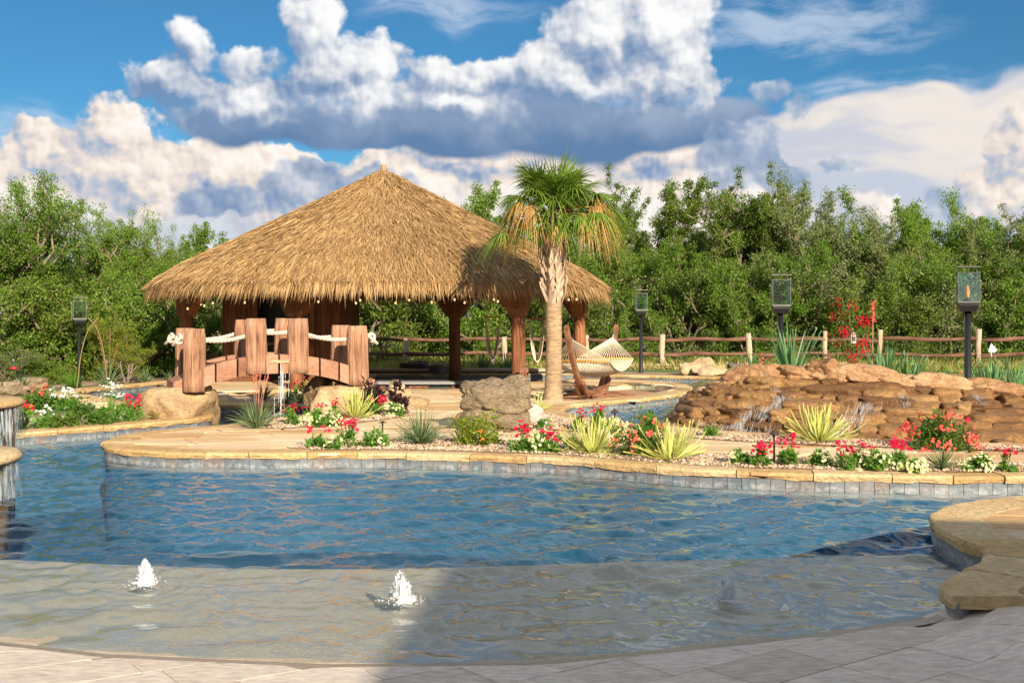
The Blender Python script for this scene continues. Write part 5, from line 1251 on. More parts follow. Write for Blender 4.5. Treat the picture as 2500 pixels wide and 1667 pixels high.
# ================================================================== plants
def petal_stars(P, Nn, rad, r):
    """little five-petalled flowers: a fan of five diamonds round each point"""
    n = len(P); Nn = unit(Nn); T = unit(np.cross(Nn, r.normal(0, 1, (n, 3)))); B = np.cross(Nn, T); parts = []
    for k in range(5):
        a = k * 2 * math.pi / 5; d = T * math.cos(a) + B * math.sin(a) + Nn * .22; parts.append(cards(P, d, Nn, rad, rad * .95, 0.0, .62))
    return cat(parts)
def mound(r, n, w, h, shell=.55):
    u = unit(r.normal(0, 1, (n, 3))); u[:, 2] = np.abs(u[:, 2]); k = (shell + (1 - shell) * r.random(n)) ** 1.0; return u * k[:, None] * [w / 2, w / 2, h], u
def leafy(name, label, cat_, px, py, wpx, hpx, mat, nleaf, lsize, flowers=(), z=0.0, group=None, seed=0, spires=0, leafmesh=None, pos=None):
    x, y = pos or G(px, py, z); m = y / FOC; w, h = wpx * m, hpx * m; r = np.random.default_rng(seed + int(px)); y += w * .25
    t = thing(name, label, cat_, (x, y, z), 0, group)
    nc = max(5, nleaf // 26); C_, cu = mound(r, nc, w * .78, h * .80, .35); cs = min(w, h) * r.uniform(.16, .30, nc)
    i = r.integers(0, nc, nleaf); P = C_[i] + unit(r.normal(0, 1, (nleaf, 3))) * (r.random(nleaf) ** .5)[:, None] * cs[i][:, None]; P[:, 2] = np.abs(P[:, 2]); D = unit(r.normal(0, 1, (nleaf, 3)) + cu[i] * 1.1 + [0, 0, .25])
    V, F = cards(P, D, r.normal(0, .7, (nleaf, 3)) + [0, 0, 1.0], lsize * r.uniform(.7, 1.3, nleaf), lsize * r.uniform(.35, .6, nleaf), .12)
    link('foliage', np_mesh('foliage', V, F), mat, t, kind='stuff')
    mb = MB()
    for k in range(7): q = C_[k % nc]; mb.tube([(0, 0, -.03), (q[0] * .4, q[1] * .4, q[2] * .5), tuple(q)], [.010, .007, .004], 5, False)
    mb.build('stems', m_twig, t)
    for (fm, nf, fr, clus, top) in flowers:
        nk = max(1, nf // clus); K, u = mound(r, nk, w * 1.0, h * .98, .9)
        if top: K[:, 2] = h * r.uniform(.72, 1.08, nk); K[:, :2] *= .75; u = u * .3 + [0, 0, 1]
        j = np.repeat(np.arange(nk), clus); cr = fr * 1.7 * clus ** .4; P = K[j] + unit(r.normal(0, 1, (len(j), 3))) * (cr * r.random(len(j)) ** .6)[:, None]; P[:, 2] = np.maximum(P[:, 2], .01)
        V, F = petal_stars(P, u[j] + r.normal(0, .5, (len(j), 3)) + [0, -.35, .2], fr * r.uniform(.8, 1.15, len(j)), r); link('blossoms', np_mesh('blossoms', V, F), fm, t, kind='stuff')
        if top:
            mb = MB()
            for q in K: mb.tube([(q[0] * .5, q[1] * .5, q[2] * .4), tuple(q)], .004, 4, False)
            mb.build('flower_stems', mat, t)
    return t
RED = lambda n=26: ((m_pred, int(n * 1.5), .026, 6, True),)
WHT = lambda n=20: ((m_pcream, int(n * 2.6), .021, 4, False),)
VIN = lambda n=16: ((m_pwhite, int(n * 1.6), .03, 3, True),)
GF = 'bedding flowers along the pool edge'
for k, (px, py, w, h, fl, n, lab) in enumerate((
    (772, 1094, 58, 46, RED(14), 220, 'low red flowering plant at the left end of the front bed'), (848, 1092, 78, 62, RED(44), 300, 'taller bright red flowering plant second from the left in the front bed'),
    (812, 1096, 60, 30, WHT(10), 170, 'low cream flowered plant between two red ones at the left of the front bed'),
    (916, 1092, 74, 48, WHT(10), 420, 'bright green mound with few white flowers beside the path light'), (1272, 1103, 66, 58, RED(40), 260, 'red flowering plant in front of the big boulder'),
    (1318, 1104, 80, 50, WHT(46), 300, 'cream flowered mound in front of the big boulder'), (1352, 1105, 56, 50, RED(30), 220, 'red flowering plant left of the first variegated yucca'),
    (1400, 1098, 60, 34, WHT(22), 160, 'small cream flowered mound behind the first variegated yucca'),
    (1808, 1133, 56, 36, WHT(18), 200, 'small cream flowered mound left of the right bed path light'), (1862, 1138, 52, 46, RED(34), 220, 'red flowering plant just left of the right bed path light'),
    (1927, 1136, 48, 62, RED(24), 240, 'tall narrow red flowering plant just right of the path light'), (2012, 1139, 66, 42, WHT(22), 280, 'green mound with cream flowers left of a small red plant'),
    (2066, 1147, 44, 56, RED(22), 200, 'small red flowering plant between two cream mounds'), (2106, 1142, 36, 56, RED(12), 160, 'thin red flowering plant behind a wide cream mound'),
    (2148, 1150, 92, 50, WHT(34), 340, 'wide cream flowered mound in the right front bed'), (2200, 1143, 44, 60, RED(32), 190, 'upright red flowering plant between two cream mounds on the right'),
    (2238, 1152, 78, 38, WHT(46), 260, 'cream flowered mound left of the thin grass clump'), (2394, 1149, 82, 44, WHT(40), 280, 'cream flowered mound right of the thin grass clump'),
    (2461, 1150, 36, 54, RED(18), 150, 'small red flowering plant at the right edge of the front bed'),
    (1412, 1050, 40, 44, RED(18), 180, 'small red flowering plant by the tip of the right pond'), (1460, 1056, 46, 58, RED(34), 220, 'red flowering plant before the right pond, beside a path light'),
    (1492, 1058, 90, 36, WHT(46), 300, 'cream flowered mound behind the variegated yucca by the pond'), (1326, 1045, 44, 22, VIN(6), 90, 'tiny white flowers in gravel beside the big boulder'),
    (706, 1038, 46, 44, RED(26), 200, 'red flowering plant below the bridge, nearest the red yucca'), (778, 1040, 110, 40, WHT(70), 380, 'wide cream flowered mound below the bridge'), (760, 1018, 60, 26, RED(16), 120, 'red flowers behind the cream mound below the bridge'),
    (818, 1030, 30, 50, RED(12), 120, 'thin red flowering plant left of the variegated yucca by the bridge'), (918, 1014, 56, 40, RED(36), 200, 'red flowering plant below the purple leaved plant'), (958, 1018, 56, 40, WHT(30), 220, 'cream flowered mound right of the purple leaved plant'),
    (50, 1048, 50, 62, RED(24), 240, 'red flowering plant beside the spilling basin'), (102, 1046, 56, 44, VIN(16), 220, 'white flowering plant second along the left bank'), (262, 1032, 54, 92, VIN(34), 380, 'tall white flowering plant on the left bank'),
    (302, 1008, 40, 44, VIN(14), 160, 'white flowering plant behind the tall red one on the left bank'), (318, 1030, 56, 58, RED(40), 300, 'large red flowering plant on the left bank nearest the bridge rock'),
    (150, 1002, 96, 46, VIN(44), 420, 'spreading white flowers beside the left lawn'), (700, 985, 50, 32, WHT(36), 160, 'cream flowered mound on the islet under the bridge'), (720, 976, 40, 40, ((m_pdark, 14, .03, 4, True),), 140, 'dark red flowers behind the islet under the bridge'))):
    leafy('flowering_plant', lab, 'flowers', px, py, w, h, m_leafF, int(n * 1.25), .06 if py > 1060 else .072, fl, 0.012 if px > 560 else -.01, GF, seed=k)
ROSE = lambda n: ((m_ppink, n, .036, 6, False), (m_pred, n // 3, .036, 4, False))
ORG = lambda n: ((m_porange, n, .013, 5, False),)
for k, (name, px, py, w, h, mat, n, ls, fl, lab, z) in enumerate((
    ('lantana_shrub', 1160, 1089, 158, 108, m_leafL, 1500, .055, ORG(26), 'yellow green lantana shrub with small orange flowers in the front bed', .01),
    ('rose_bush', 1572, 1118, 150, 116, m_leafR, 1500, .055, ((m_ppink, 86, .022, 8, False), (m_porange, 43, .022, 8, False)), 'coral rose bush between the two front variegated yuccas', .01),
    ('rose_bush', 2312, 1099, 192, 96, m_leafR, 2200, .06, ((m_ppink, 244, .022, 8, False), (m_pred, 57, .022, 8, False)), 'large coral pink rose bush in front of the rock waterfall', .01),
    ('rose_bush', 88, 1000, 100, 62, m_leafR, 1100, .07, ((m_ppink, 48, .022, 8, False), (m_porange, 34, .022, 8, False)), 'coral rose bush on the left lawn behind the white flowers', -.02),
    ('rose_bush', 760, 984, 92, 62, m_leafL, 1500, .06, ((m_ppink, 34, .022, 8, True),), 'yellow green rose bush on the islet under the bridge', .0),
    ('nandina_shrub', 190, 1040, 70, 92, m_leafR, 700, .07, (), 'feathery green shrub on the left bank among the flowers', -.01),
    ('dwarf_shrub', 148, 1046, 84, 42, m_leafR, 520, .08, (), 'low dark spiky shrub right of the white flowers on the left bank', -.01),
    ('dwarf_shrub', 232, 1038, 66, 36, m_leafR, 460, .08, (), 'low dark spiky shrub left of the tall white flowers', -.01),
    ('purple_plant', 908, 1012, 70, 100, m_leafP, 420, .13, (), 'dark purple leaved plant at the right foot of the bridge, left stem', .01),
    ('purple_plant', 968, 1010, 54, 100, m_leafP, 300, .13, (), 'dark purple leaved plant at the right foot of the bridge, right stem', .01),
    ('pond_grass', 1590, 1055, 70, 50, m_tuft, 500, .09, (), 'leafy green clump behind the coral rose bush at the pond', .01))):
    leafy(name, lab, 'shrub', px, py, w, h, mat, n, ls, fl, z, 'shrubs in the planting beds', seed=200 + k)
# on the mound behind the waterfall, where the earth stands higher
def on_berm(px, d): x = XAT(px, d); return (x, d), bz(x, d)
for k, (name, px, d, w, h, mat, n, ls, fl, lab) in enumerate((
    ('rose_bush', 1862, 20.6, 90, 66, m_leafR, 800, .06, ((m_ppink, 100, .022, 8, False), (m_pred, 43, .022, 8, False)), 'coral rose bush at the left end of the waterfall crest'),
    ('rose_bush', 2330, 19.4, 150, 66, m_leafR, 1500, .06, ((m_ppink, 100, .022, 8, False),), 'coral rose bush behind the crest at the foot of the near lantern'),
    ('lantana_shrub', 2262, 19.6, 90, 46, m_leafL, 700, .06, (), 'yellow green shrub behind the waterfall crest left of the roses'),
    ('crape_myrtle', 2085, 25.0, 130, 262, m_leafR, 1300, .07, ((m_pdark, 1000, .026, 26, False),), 'tall crimson flowering shrub before the rail fence'))):
    (x, y), z = on_berm(px, d); leafy(name, lab, 'shrub', px, 0, w, h, mat, n, ls, fl, z - .02, 'shrubs behind the waterfall', seed=300 + k, pos=(x, y))

def sword_plant(name, label, pos, z, w, h, mat, n, lw, seed, group, leafw=True, up0=.06, droop=.25, part='leaf'):
    """yucca: stiff sword leaves round one crown, every leaf a piece of its own"""
    r = np.random.default_rng(seed); t = thing(name, label, 'yucca', (pos[0], pos[1] + w * .2, z), 0, group)
    base = []
    for k in range(4):
        V, F = blades(np.zeros((1, 3)), np.array([[0, 0, 1.]]), np.array([[0, 1., 0.15]]), [1.0], [lw], [0], 5); V = V.copy()
        zt = V[:, 2].copy(); V[:, 1] += -.10 * zt ** 2 * (k * .9) ; V[1::2, 1] -= .012
        base.append((V, F))
    for i in range(n):
        a = r.uniform(0, 2 * math.pi); e = up0 + (1.45 - up0) * (i / n) ** (1.35 if lw < .05 else .9); e += r.normal(0, .08); L = math.hypot(w * .56 * math.cos(e), h * math.sin(e)) * r.uniform(.8, 1.08)
        k = int(r.integers(0, 4)) if e < 1.0 else int(r.integers(0, 2)); key = (name, k)
        me = SW.get((mat.name, lw, k))
        if me is None: me = np_mesh(part, *base[k]); me.materials.append(mat); SW[(mat.name, lw, k)] = me
        link(part, me, None, t, (math.cos(a) * .02, math.sin(a) * .02, 0), (-(math.pi / 2 - e), r.normal(0, .15), a - math.pi / 2), (1, 1, L))
    MB().lathe([(.05, -.05), (.05, .04), (.02, .07)], 8).build('crown_base', m_twig, t)
    return t
SW = {}
def px_sword(name, label, px, py, wpx, hpx, mat, n, lw, seed, group, z=.012, **kw):
    x, y = G(px, py); m = y / FOC; return sword_plant(name, label, (x, y), z, wpx * m, hpx * m, mat, n, lw, seed, group, **kw)
GV = 'variegated yuccas in the beds'
px_sword('variegated_yucca', 'yellow striped yucca left of the coral rose bush in the front bed', 1450, 1114, 190, 84, m_leafV, 96, .023, 1, GV)
px_sword('variegated_yucca', 'yellow striped yucca right of the coral rose bush in the front bed', 1642, 1130, 200, 84, m_leafV, 96, .023, 2, GV)
px_sword('variegated_yucca', 'large yellow striped yucca in front of the rock waterfall', 2010, 1085, 185, 82, m_leafV, 104, .023, 3, GV)
px_sword('variegated_yucca', 'yellow striped yucca at the right foot of the bridge', 862, 1026, 130, 76, m_leafV, 70, .030, 4, GV)
px_sword('variegated_yucca', 'small yellow striped yucca behind the pale rock', 1318, 1002, 66, 26, m_leafV, 26, .03, 5, GV)
px_sword('variegated_yucca', 'small yellow striped yucca beside the far lawn boulders', 1755, 916, 60, 22, m_leafV, 26, .045, 6, GV, z=0)
GY = 'green yuccas'
for px, d, w, h, n, lab in ((1942, 20.9, 1.25, 1.22, 60, 'tall blue green yucca beside the middle lantern post'), (1842, 20.8, .7, .66, 34, 'small blue green yucca behind the roses at the left of the crest'), (2165, 20.2, 1.15, 1.04, 56, 'tall blue green yucca behind the middle of the waterfall crest'),
                            (2228, 20.0, 1.0, .78, 46, 'shorter blue green yucca right of the tall one behind the crest'), (2440, 18.9, 1.2, .78, 56, 'blue green yucca at the right edge of the picture'), (2492, 19.0, 1.0, .7, 44, 'blue green yucca cut by the right edge of the picture')):
    (x, y), z = on_berm(px, d); sword_plant('yucca', lab, (x, y), z - .03, w, h, m_leafY, n, .055, int(px), GY, up0=.35)
px_sword('yucca', 'blue green yucca seen over the left side of the bridge', 545, 895, 80, 66, m_leafY, 44, .075, 21, GY, z=0, up0=.3)
px_sword('yucca', 'blue green yucca seen over the right side of the bridge', 806, 897, 60, 52, m_leafY, 36, .075, 22, GY, z=0, up0=.3)
px_sword('yucca', 'dark green yucca behind the far bank below the hanging chair', 1236, 908, 66, 50, m_leafY, 40, .06, 23, GY, z=0, up0=.3)

def blade_clump(name, label, px, py, wpx, hpx, mat, n, seed, group, z=.012, stalks=0, bw=.012, pos=None):
    x, y = pos or G(px, py); m = y / FOC; w, h = wpx * m, hpx * m; r = np.random.default_rng(seed)
    t = thing(name, label, 'grass', (x, y + w * .15, z), 0, group); a = r.uniform(0, 2 * math.pi, n); e = r.uniform(.45, 1.5, n)
    L = np.hypot(w * .55 * np.cos(e), h * 1.05 * np.sin(e)) * r.uniform(.75, 1.15, n); D = np.stack([np.cos(a) * np.cos(e), np.sin(a) * np.cos(e), np.sin(e)], 1); P = np.stack([np.cos(a), np.sin(a), np.zeros(n)], 1) * (r.random(n) * w * .07)[:, None]
    V, F = blades(P, D, r.normal(0, 1, (n, 3)) + [0, 0, .3], L, bw * r.uniform(.7, 1.3, n), r.uniform(.05, .45, n), 4)
    link('blades', np_mesh('blades', V, F), mat, t, kind='stuff')
    for k in range(stalks):
        aa = r.uniform(0, 6.28); hh = h * r.uniform(1.3, 2.3); tip = Vector((math.cos(aa) * hh * .22, math.sin(aa) * hh * .1, hh)); pts = [Vector((0, 0, 0)), tip * .5 + Vector((0, 0, .04)), tip]
        o = MB().tube(pts, [.0045, .004, .0025], 5).build('flower_stalk', m_stalk, t); nb = 16; f_ = r.uniform(.6, 1, nb); P = np.array([tuple(pts[0].lerp(tip, f)) for f in f_]) + r.normal(0, .012, (nb, 3))
        V, F = cards(P, r.normal(0, 1, (nb, 3)), r.normal(0, 1, (nb, 3)), np.full(nb, .026), np.full(nb, .014)); link('buds', np_mesh('buds', V, F), m_ppink, o, kind='stuff')
    return t
GR = 'red yucca and grass clumps'
blade_clump('red_yucca', 'grey green fountain of thin leaves left of the lantana shrub', 1025, 1090, 180, 112, m_leafG, 200, 1, GR)
blade_clump('red_yucca', 'grey green clump with pink flower stalks in front of the bridge', 622, 1048, 150, 90, m_leafG, 170, 2, GR, stalks=7, bw=.014)
blade_clump('red_yucca', 'thin sparse grass clump in the right front bed before the rose bush', 2306, 1150, 120, 88, m_leafG, 70, 3, GR)
blade_clump('grass_tuft', 'bright green grass tuft at the corner of the right pond', 1737, 1068, 62, 34, m_tuft, 160, 4, GR)
blade_clump('grass_tuft', 'dry grass tuft before the left bridge rock', 376, 1022, 60, 30, m_dry, 90, 5, GR, z=0)
blade_clump('grass_tuft', 'grey green grass clump left of the far bank by the bridge', 350, 932, 50, 46, m_leafG, 90, 6, GR, z=-.02, bw=.02)
blade_clump('grass_tuft', 'grey green grass clump with reddish stalks left of the bridge', 262, 938, 70, 70, m_leafG, 110, 7, GR, z=-.02, stalks=3, bw=.02)
blade_clump('grass_tuft', 'grey green grass clump under the left hanging chair', 1180, 908, 60, 62, m_leafG, 110, 8, GR, z=-.02, bw=.022)
blade_clump('grass_tuft', 'small grass clump on the lawn behind the bridge post', 410, 926, 30, 34, m_leafG, 60, 9, GR, z=-.02, bw=.02)
blade_clump('grass_tuft', 'green grass clump at the foot of the left lantern post', 172, 944, 60, 48, m_tuft, 140, 10, GR, z=-.02, bw=.018)
blade_clump('grass_tuft', 'dark grass clump by the grey boulder at the far left', 46, 948, 46, 40, m_leafG, 90, 11, GR, z=-.02, bw=.018)
blade_clump('grass_tuft', 'grey green grass clump on the islet under the bridge', 640, 978, 60, 58, m_leafG, 90, 12, GR, bw=.016)
(x, y), z = on_berm(2050, 21.5); blade_clump('grass_tuft', 'tall straw coloured grass behind the waterfall crest', 2050, 0, 120, 90, m_dry, 200, 13, GR, z=z, pos=(x, y), bw=.014)
(x, y), z = on_berm(2128, 22.0); o = thing('flower_spike', 'tall coral flower spike rising behind the waterfall', 'flower spike', (x, y, z))
MB().tube([(0, 0, 0), (.02, 0, .7), (.03, 0, ZAT(735, y) - z)], [.012, .010, .006], 6).build('stalk', m_stalk, o); r_ = np.random.default_rng(8); nb = 60; hz_ = ZAT(735, y) - z
P = np.stack([r_.normal(.03, .02, nb), r_.normal(0, .02, nb), hz_ - r_.random(nb) * .42], 1); V, F = cards(P, r_.normal(0, 1, (nb, 3)), r_.normal(0, 1, (nb, 3)), np.full(nb, .06), np.full(nb, .03)); link('blossoms', np_mesh('blossoms', V, F), m_ppink, o, kind='stuff')

# ================================================================== trees
def make_tree(seed, H, spread, nleaf, lsize, tr, levels=3, low=.25, open_=1.0, stems=1, lean=.35):
    """skeleton of tapering limbs; leaves in clumps about the outer twigs, leaving gaps"""
    r = random.Random(seed); nr = np.random.default_rng(seed); mb = MB(); tips = []
    def limb(p, d, L, rad, lv):
        pts = [p]; q = p.copy(); dd = d.copy(); n = 4
        for i in range(n):
            dd = (dd + Vector((r.gauss(0, .16), r.gauss(0, .16), r.gauss(.05, .10)))).normalized(); q = q + dd * (L / n); pts.append(q.copy())
        mb.tube(pts, [rad * (1 - .5 * i / n) for i in range(n + 1)], 7 if lv < 2 else 5, False)
        if lv >= 1:
            for f in (.55, .8, 1.0): tips.append((pts[int(f * n)], lv))
        if lv < levels:
            for k in range(r.choice((3, 4)) if lv < 2 else r.choice((2, 3))):
                f = r.uniform(.35, 1.0); b = pts[min(n, max(1, int(f * n + .5)))]; a = r.uniform(0, 6.28); out = Vector((math.cos(a), math.sin(a), r.uniform(-.15, .75)))
                limb(b, (dd * .55 + out * .8).normalized(), L * r.uniform(.55, .8), rad * .5, lv + 1)
    for s in range(stems):
        a = 6.28 * s / stems + r.uniform(0, 1); d0 = Vector((math.cos(a) * lean * (stems > 1), math.sin(a) * lean * (stems > 1), 1)).normalized()
        limb(Vector((.1 * math.cos(a) * (stems > 1), .1 * math.sin(a) * (stems > 1), -.1)), d0, H * .42, tr, 0)
    T = np.array([tuple(p) for p, l in tips]); lv = np.array([l for p, l in tips])
    zmax = np.percentile(T[:, 2], 97); sc = np.array([spread / 2 / max(np.percentile(np.hypot(T[:, 0], T[:, 1]), 92), .1)] * 2 + [H * .95 / zmax])
    mb.V = [tuple(np.array(v) * sc) for v in mb.V]; T = T * sc
    keep = T[:, 2] > low * H; T = T[keep]; lv = lv[keep]
    if levels == 2:                                     # shrubs are leafy to the ground
        m_ = len(T) // 2; u_ = nr.uniform(0, 6.28, m_); q_ = np.sqrt(nr.random(m_)) * spread * .46; T = np.concatenate([T, np.stack([np.cos(u_) * q_, np.sin(u_) * q_, nr.uniform(.05, .45, m_) * H], 1)])
    i = nr.integers(0, len(T), nleaf); cs = nr.uniform(.16, .48, len(T)) * open_ * H / 7
    U = unit(nr.normal(0, 1, (nleaf, 3))); P = T[i] + U * [1, 1, .75] * (nr.random(nleaf) ** .6)[:, None] * cs[i][:, None]
    D = unit(nr.normal(0, 1, (nleaf, 3)) + U * .5 + [0, 0, -.15]); Vv, Ff = cards(P, D, nr.normal(0, .6, (nleaf, 3)) + [0, 0, 1], lsize * nr.uniform(.6, 1.35, nleaf), lsize * nr.uniform(.32, .6, nleaf), .15)
    return mb.mesh('trunk'), np_mesh('crown', Vv, Ff), H
PROTO = {}
def proto(key, mat, *a, **k):
    tm, cm, H = make_tree(*a, **k); tm.materials.append(m_bark); cm.materials.append(mat); PROTO[key] = (tm, cm, H)
proto('elm1', m_leafA, 1, 6.5, 5.5, 26000, .12, .13, stems=2, low=.12, open_=.92)
proto('elm2', m_leafA, 2, 6.5, 5.0, 25000, .12, .12, stems=3, low=.10, open_=.92)
proto('oak1', m_leafB, 3, 7.0, 6.0, 28000, .115, .17, stems=2, low=.15, open_=.88)
proto('oak2', m_leafB, 4, 7.0, 5.5, 27000, .115, .16, stems=1, low=.2, open_=.88)
proto('grey', m_leafC, 5, 7.0, 4.6, 15000, .105, .11, stems=2, low=.15, open_=.8)
proto('mesq', m_leafD, 6, 5.0, 4.6, 16000, .11, .10, stems=3, low=.08, open_=1.2)
proto('bushA', m_leafA, 7, 3.2, 3.6, 14000, .11, .05, stems=5, low=.0, open_=1.6, levels=2, lean=.8)
proto('bushB', m_leafB, 8, 3.2, 3.8, 15000, .11, .05, stems=5, low=.0, open_=1.6, levels=2, lean=.8)
proto('bushC', m_leafC, 9, 3.0, 3.4, 12000, .1, .05, stems=5, low=.0, open_=1.6, levels=2, lean=.8)
proto('near1', m_leafA, 11, 6.0, 5.0, 30000, .085, .12, stems=3, low=.08, open_=1.0, levels=3)
proto('near2', m_leafA, 12, 6.0, 5.0, 32000, .085, .12, stems=3, low=.06, open_=1.1, levels=3)
TR = random.Random(31)
def tree(key, px, ytop, d, label, wide=1.0, name='tree', cat_='tree', group=None, z=-.05, rz=None):
    tm, cm, H = PROTO[key]; h = ZAT(ytop, d) - z; s = h / H; k = s * wide
    t = thing(name, label, cat_, (XAT(px, d), d, z), TR.uniform(0, 6.28) if rz is None else rz, group, (k, k, s)); link('trunk', tm, None, t); link('crown', cm, None, t); return t
GT = 'trees of the thicket behind the fence'
for key, px, yt, d, wd, lab in (
    ('elm1', 1180, 475, 48, .9, 'light green tree whose top shows over the right slope of the thatch'), ('elm2', 1440, 575, 43, 1.0, 'bright green tree right of the palm behind the hammock'), ('elm1', 1360, 600, 46, 1.0, 'bright green tree directly behind the palm trunk'),
    ('oak1', 1545, 470, 48, .85, 'dark oak right of the palm crown, left shoulder of the tall clump'), ('oak2', 1600, 444, 50, .9, 'tallest dark oak right of the palm crown'), ('oak1', 1705, 458, 48, .95, 'broad dark oak above the far lawn boulders'),
    ('oak2', 1790, 470, 47, .9, 'dark oak left of the middle lantern'), ('oak1', 1880, 468, 49, .8, 'dark oak whose top rises just above the middle lantern'), ('grey', 1975, 452, 46, 1.0, 'thin grey green tree right of the middle lantern'), ('grey', 2040, 470, 48, 1.0, 'airy grey green tree behind the crimson shrub'),
    ('elm2', 2120, 520, 47, 1.0, 'green tree between the crimson shrub and the right lantern'), ('grey', 2185, 535, 45, 1.0, 'open grey twigged tree left of the near lantern'), ('elm1', 2270, 494, 46, .9, 'green tree rising behind the near lantern, left side'), ('elm2', 2350, 520, 47, .95, 'green tree directly behind the near lantern glass'),
    ('grey', 2410, 505, 44, 1.0, 'grey green tree right of the near lantern'), ('elm1', 2490, 525, 45, 1.0, 'green tree at the right edge of the picture'), ('elm2', 2600, 510, 47, 1.0, 'green tree just past the right edge of the picture'),
    ('elm2', 1492, 590, 42.8, 1.0, 'lime green tree at the right shoulder of the thatch, above the hammock lantern'), ('elm1', 1655, 600, 43.2, 1.0, 'lime green tree above the leftmost far lawn boulder'), ('elm2', 1800, 610, 43, 1.0, 'lime green tree just left of the middle lantern glass'), ('elm1', 1935, 600, 42.8, .9, 'lime green tree just right of the middle lantern glass'),
    ('elm2', 2235, 600, 42.6, .95, 'lime green tree between coral flower spike and near lantern'), ('elm1', 2440, 610, 43, .95, 'lime green tree right of the near lantern glass'), ('elm1', 530, 565, 44, .85, 'small tree top showing left of the thatched roof'), ('elm2', 460, 600, 43, .9, 'green tree beside the left corner of the thatch'), ('elm1', 590, 620, 46, 1.0, 'tree mostly hidden behind the left slope of the thatch'),
    ('near1', 250, 520, 33, .85, 'large leafy elm behind the left lantern, left half'), ('near2', 360, 535, 34, .85, 'large leafy elm behind the left corner of the pavilion'), ('near2', 20, 432, 30.5, .95, 'tall feathery tree at the left edge of the picture'), ('near2', -60, 470, 29, 1.0, 'leafy tree cut by the left edge of the picture'),
    ('near2', 120, 600, 34, 1.0, 'mid height green tree between the left edge and the elm')):
    tree(key, px, yt, d, lab, wd, group=GT)
for k in range(17):                                     # second row, seen only through gaps between the nearer crowns
    px = 1080 + k * 100 + TR.uniform(-25, 25); tree(TR.choice(('oak1', 'elm1', 'oak2', 'elm2')), px, 575 + TR.uniform(-12, 60), 57 + TR.uniform(-2, 4), 'tree of the second row glimpsed between nearer crowns', 1.1, group='second row of trees')
for k in range(8):
    px = -80 + k * 90 + TR.uniform(-25, 25); tree(TR.choice(('elm1', 'oak1', 'elm2')), px, 610 + TR.uniform(-12, 40), 50 + TR.uniform(-2, 4), 'tree of the second row behind the left shrubs', 1.2, group='second row of trees')
GB = 'shrubs of the thicket behind the fence'
for k in range(32):
    px = 360 + k * 73 + TR.uniform(-15, 15); yt = 672 + TR.uniform(-55, 70) if px > 820 else 700 + TR.uniform(-40, 40)
    key = TR.choice(('bushB', 'bushB', 'bushA', 'bushC')); tree(key, px, yt, 42.0 + TR.uniform(-.8, 2.5), {'bushB': 'dark green', 'bushA': 'light green', 'bushC': 'grey green'}[key] + ' thicket shrub behind the fence, ' + ('left of the pavilion' if px < 520 else 'seen through the pavilion' if px < 1250 else 'between palm and hammock lantern' if px < 1560 else 'above the far lawn boulders' if px < 1900 else 'behind the crimson shrub' if px < 2200 else 'behind the near lantern'), 1.15, 'shrub', 'shrub', GB)
for key, px, yt, d, lab in (('bushA', 30, 660, 28.5, 'dense green shrub at the far left behind the lawn'), ('bushB', 110, 700, 29, 'dark green shrub behind the left rose bush'), ('bushA', 200, 690, 31, 'green shrub just behind the left lantern'), ('mesq', 255, 775, 29, 'shrub with yellow flowers right of the left lantern'),
                            ('bushA', 320, 680, 31, 'green shrub filling the gap left of the pavilion'), ('bushB', 400, 700, 33, 'dark green shrub at the left pavilion post'), ('bushB', -40, 690, 28, 'dark shrub cut by the left edge of the picture'), ('bushC', 20, 850, 26.5, 'low grey green shrub by the dry stone wall'), ('bushA', 120, 870, 27.5, 'low green shrub by the path light on the left'), ('mesq', 310, 840, 28, 'low yellow green shrub beside the left pond')):
    tree(key, px, yt, d, lab, 1.15, 'shrub', 'shrub', 'shrubs on the left bank')
for k in range(24):                                     # rough green weeds along the fence line
    px = 900 + k * 75 + TR.uniform(-20, 20); tree(TR.choice(('bushC', 'bushA')), px, 868 + TR.uniform(-14, 10), 39.6 + TR.uniform(-.6, 1.2), 'low weedy growth along the foot of the rail fence', 1.5, 'weeds', 'weeds', 'weeds along the fence')
# bare arching canes and dead branches
o = thing('dead_branches', 'bare grey dead branches heaped against the fence behind the bridge', 'branches', (XAT(925, 37.6), 37.6, 0)); r = random.Random(9)
for k in range(16):
    a = r.uniform(-1.2, 1.2); L = r.uniform(.8, 1.8); MB().tube([(r.uniform(-.6, .6), 0, .2), (math.sin(a) * L * .5, r.uniform(-.2, .2), .6 + L * .2), (math.sin(a) * L, r.uniform(-.3, .3), .5 + L * .25 * r.uniform(.3, 1))], [.02, .014, .005], 5).build('branch', m_twig, o)
for px, yb, yt, lean, lab in ((188, 948, 775, 45, 'long bare cane arching beside the left lantern, left one'), (262, 938, 775, -40, 'long bare cane arching right of the left lantern')):
    x, y = G(px, yb); h = (yb - yt) * y / FOC; o = thing('cane', lab, 'cane', (x, y, 0)); MB().tube(chaikin([(0, 0, 0), (lean * .2 * y / FOC, 0, h * .5), (lean * .6 * y / FOC, 0, h * .85), (lean * 1.2 * y / FOC, 0, h)], 2), .012, 5).build('stem', m_dry, o)

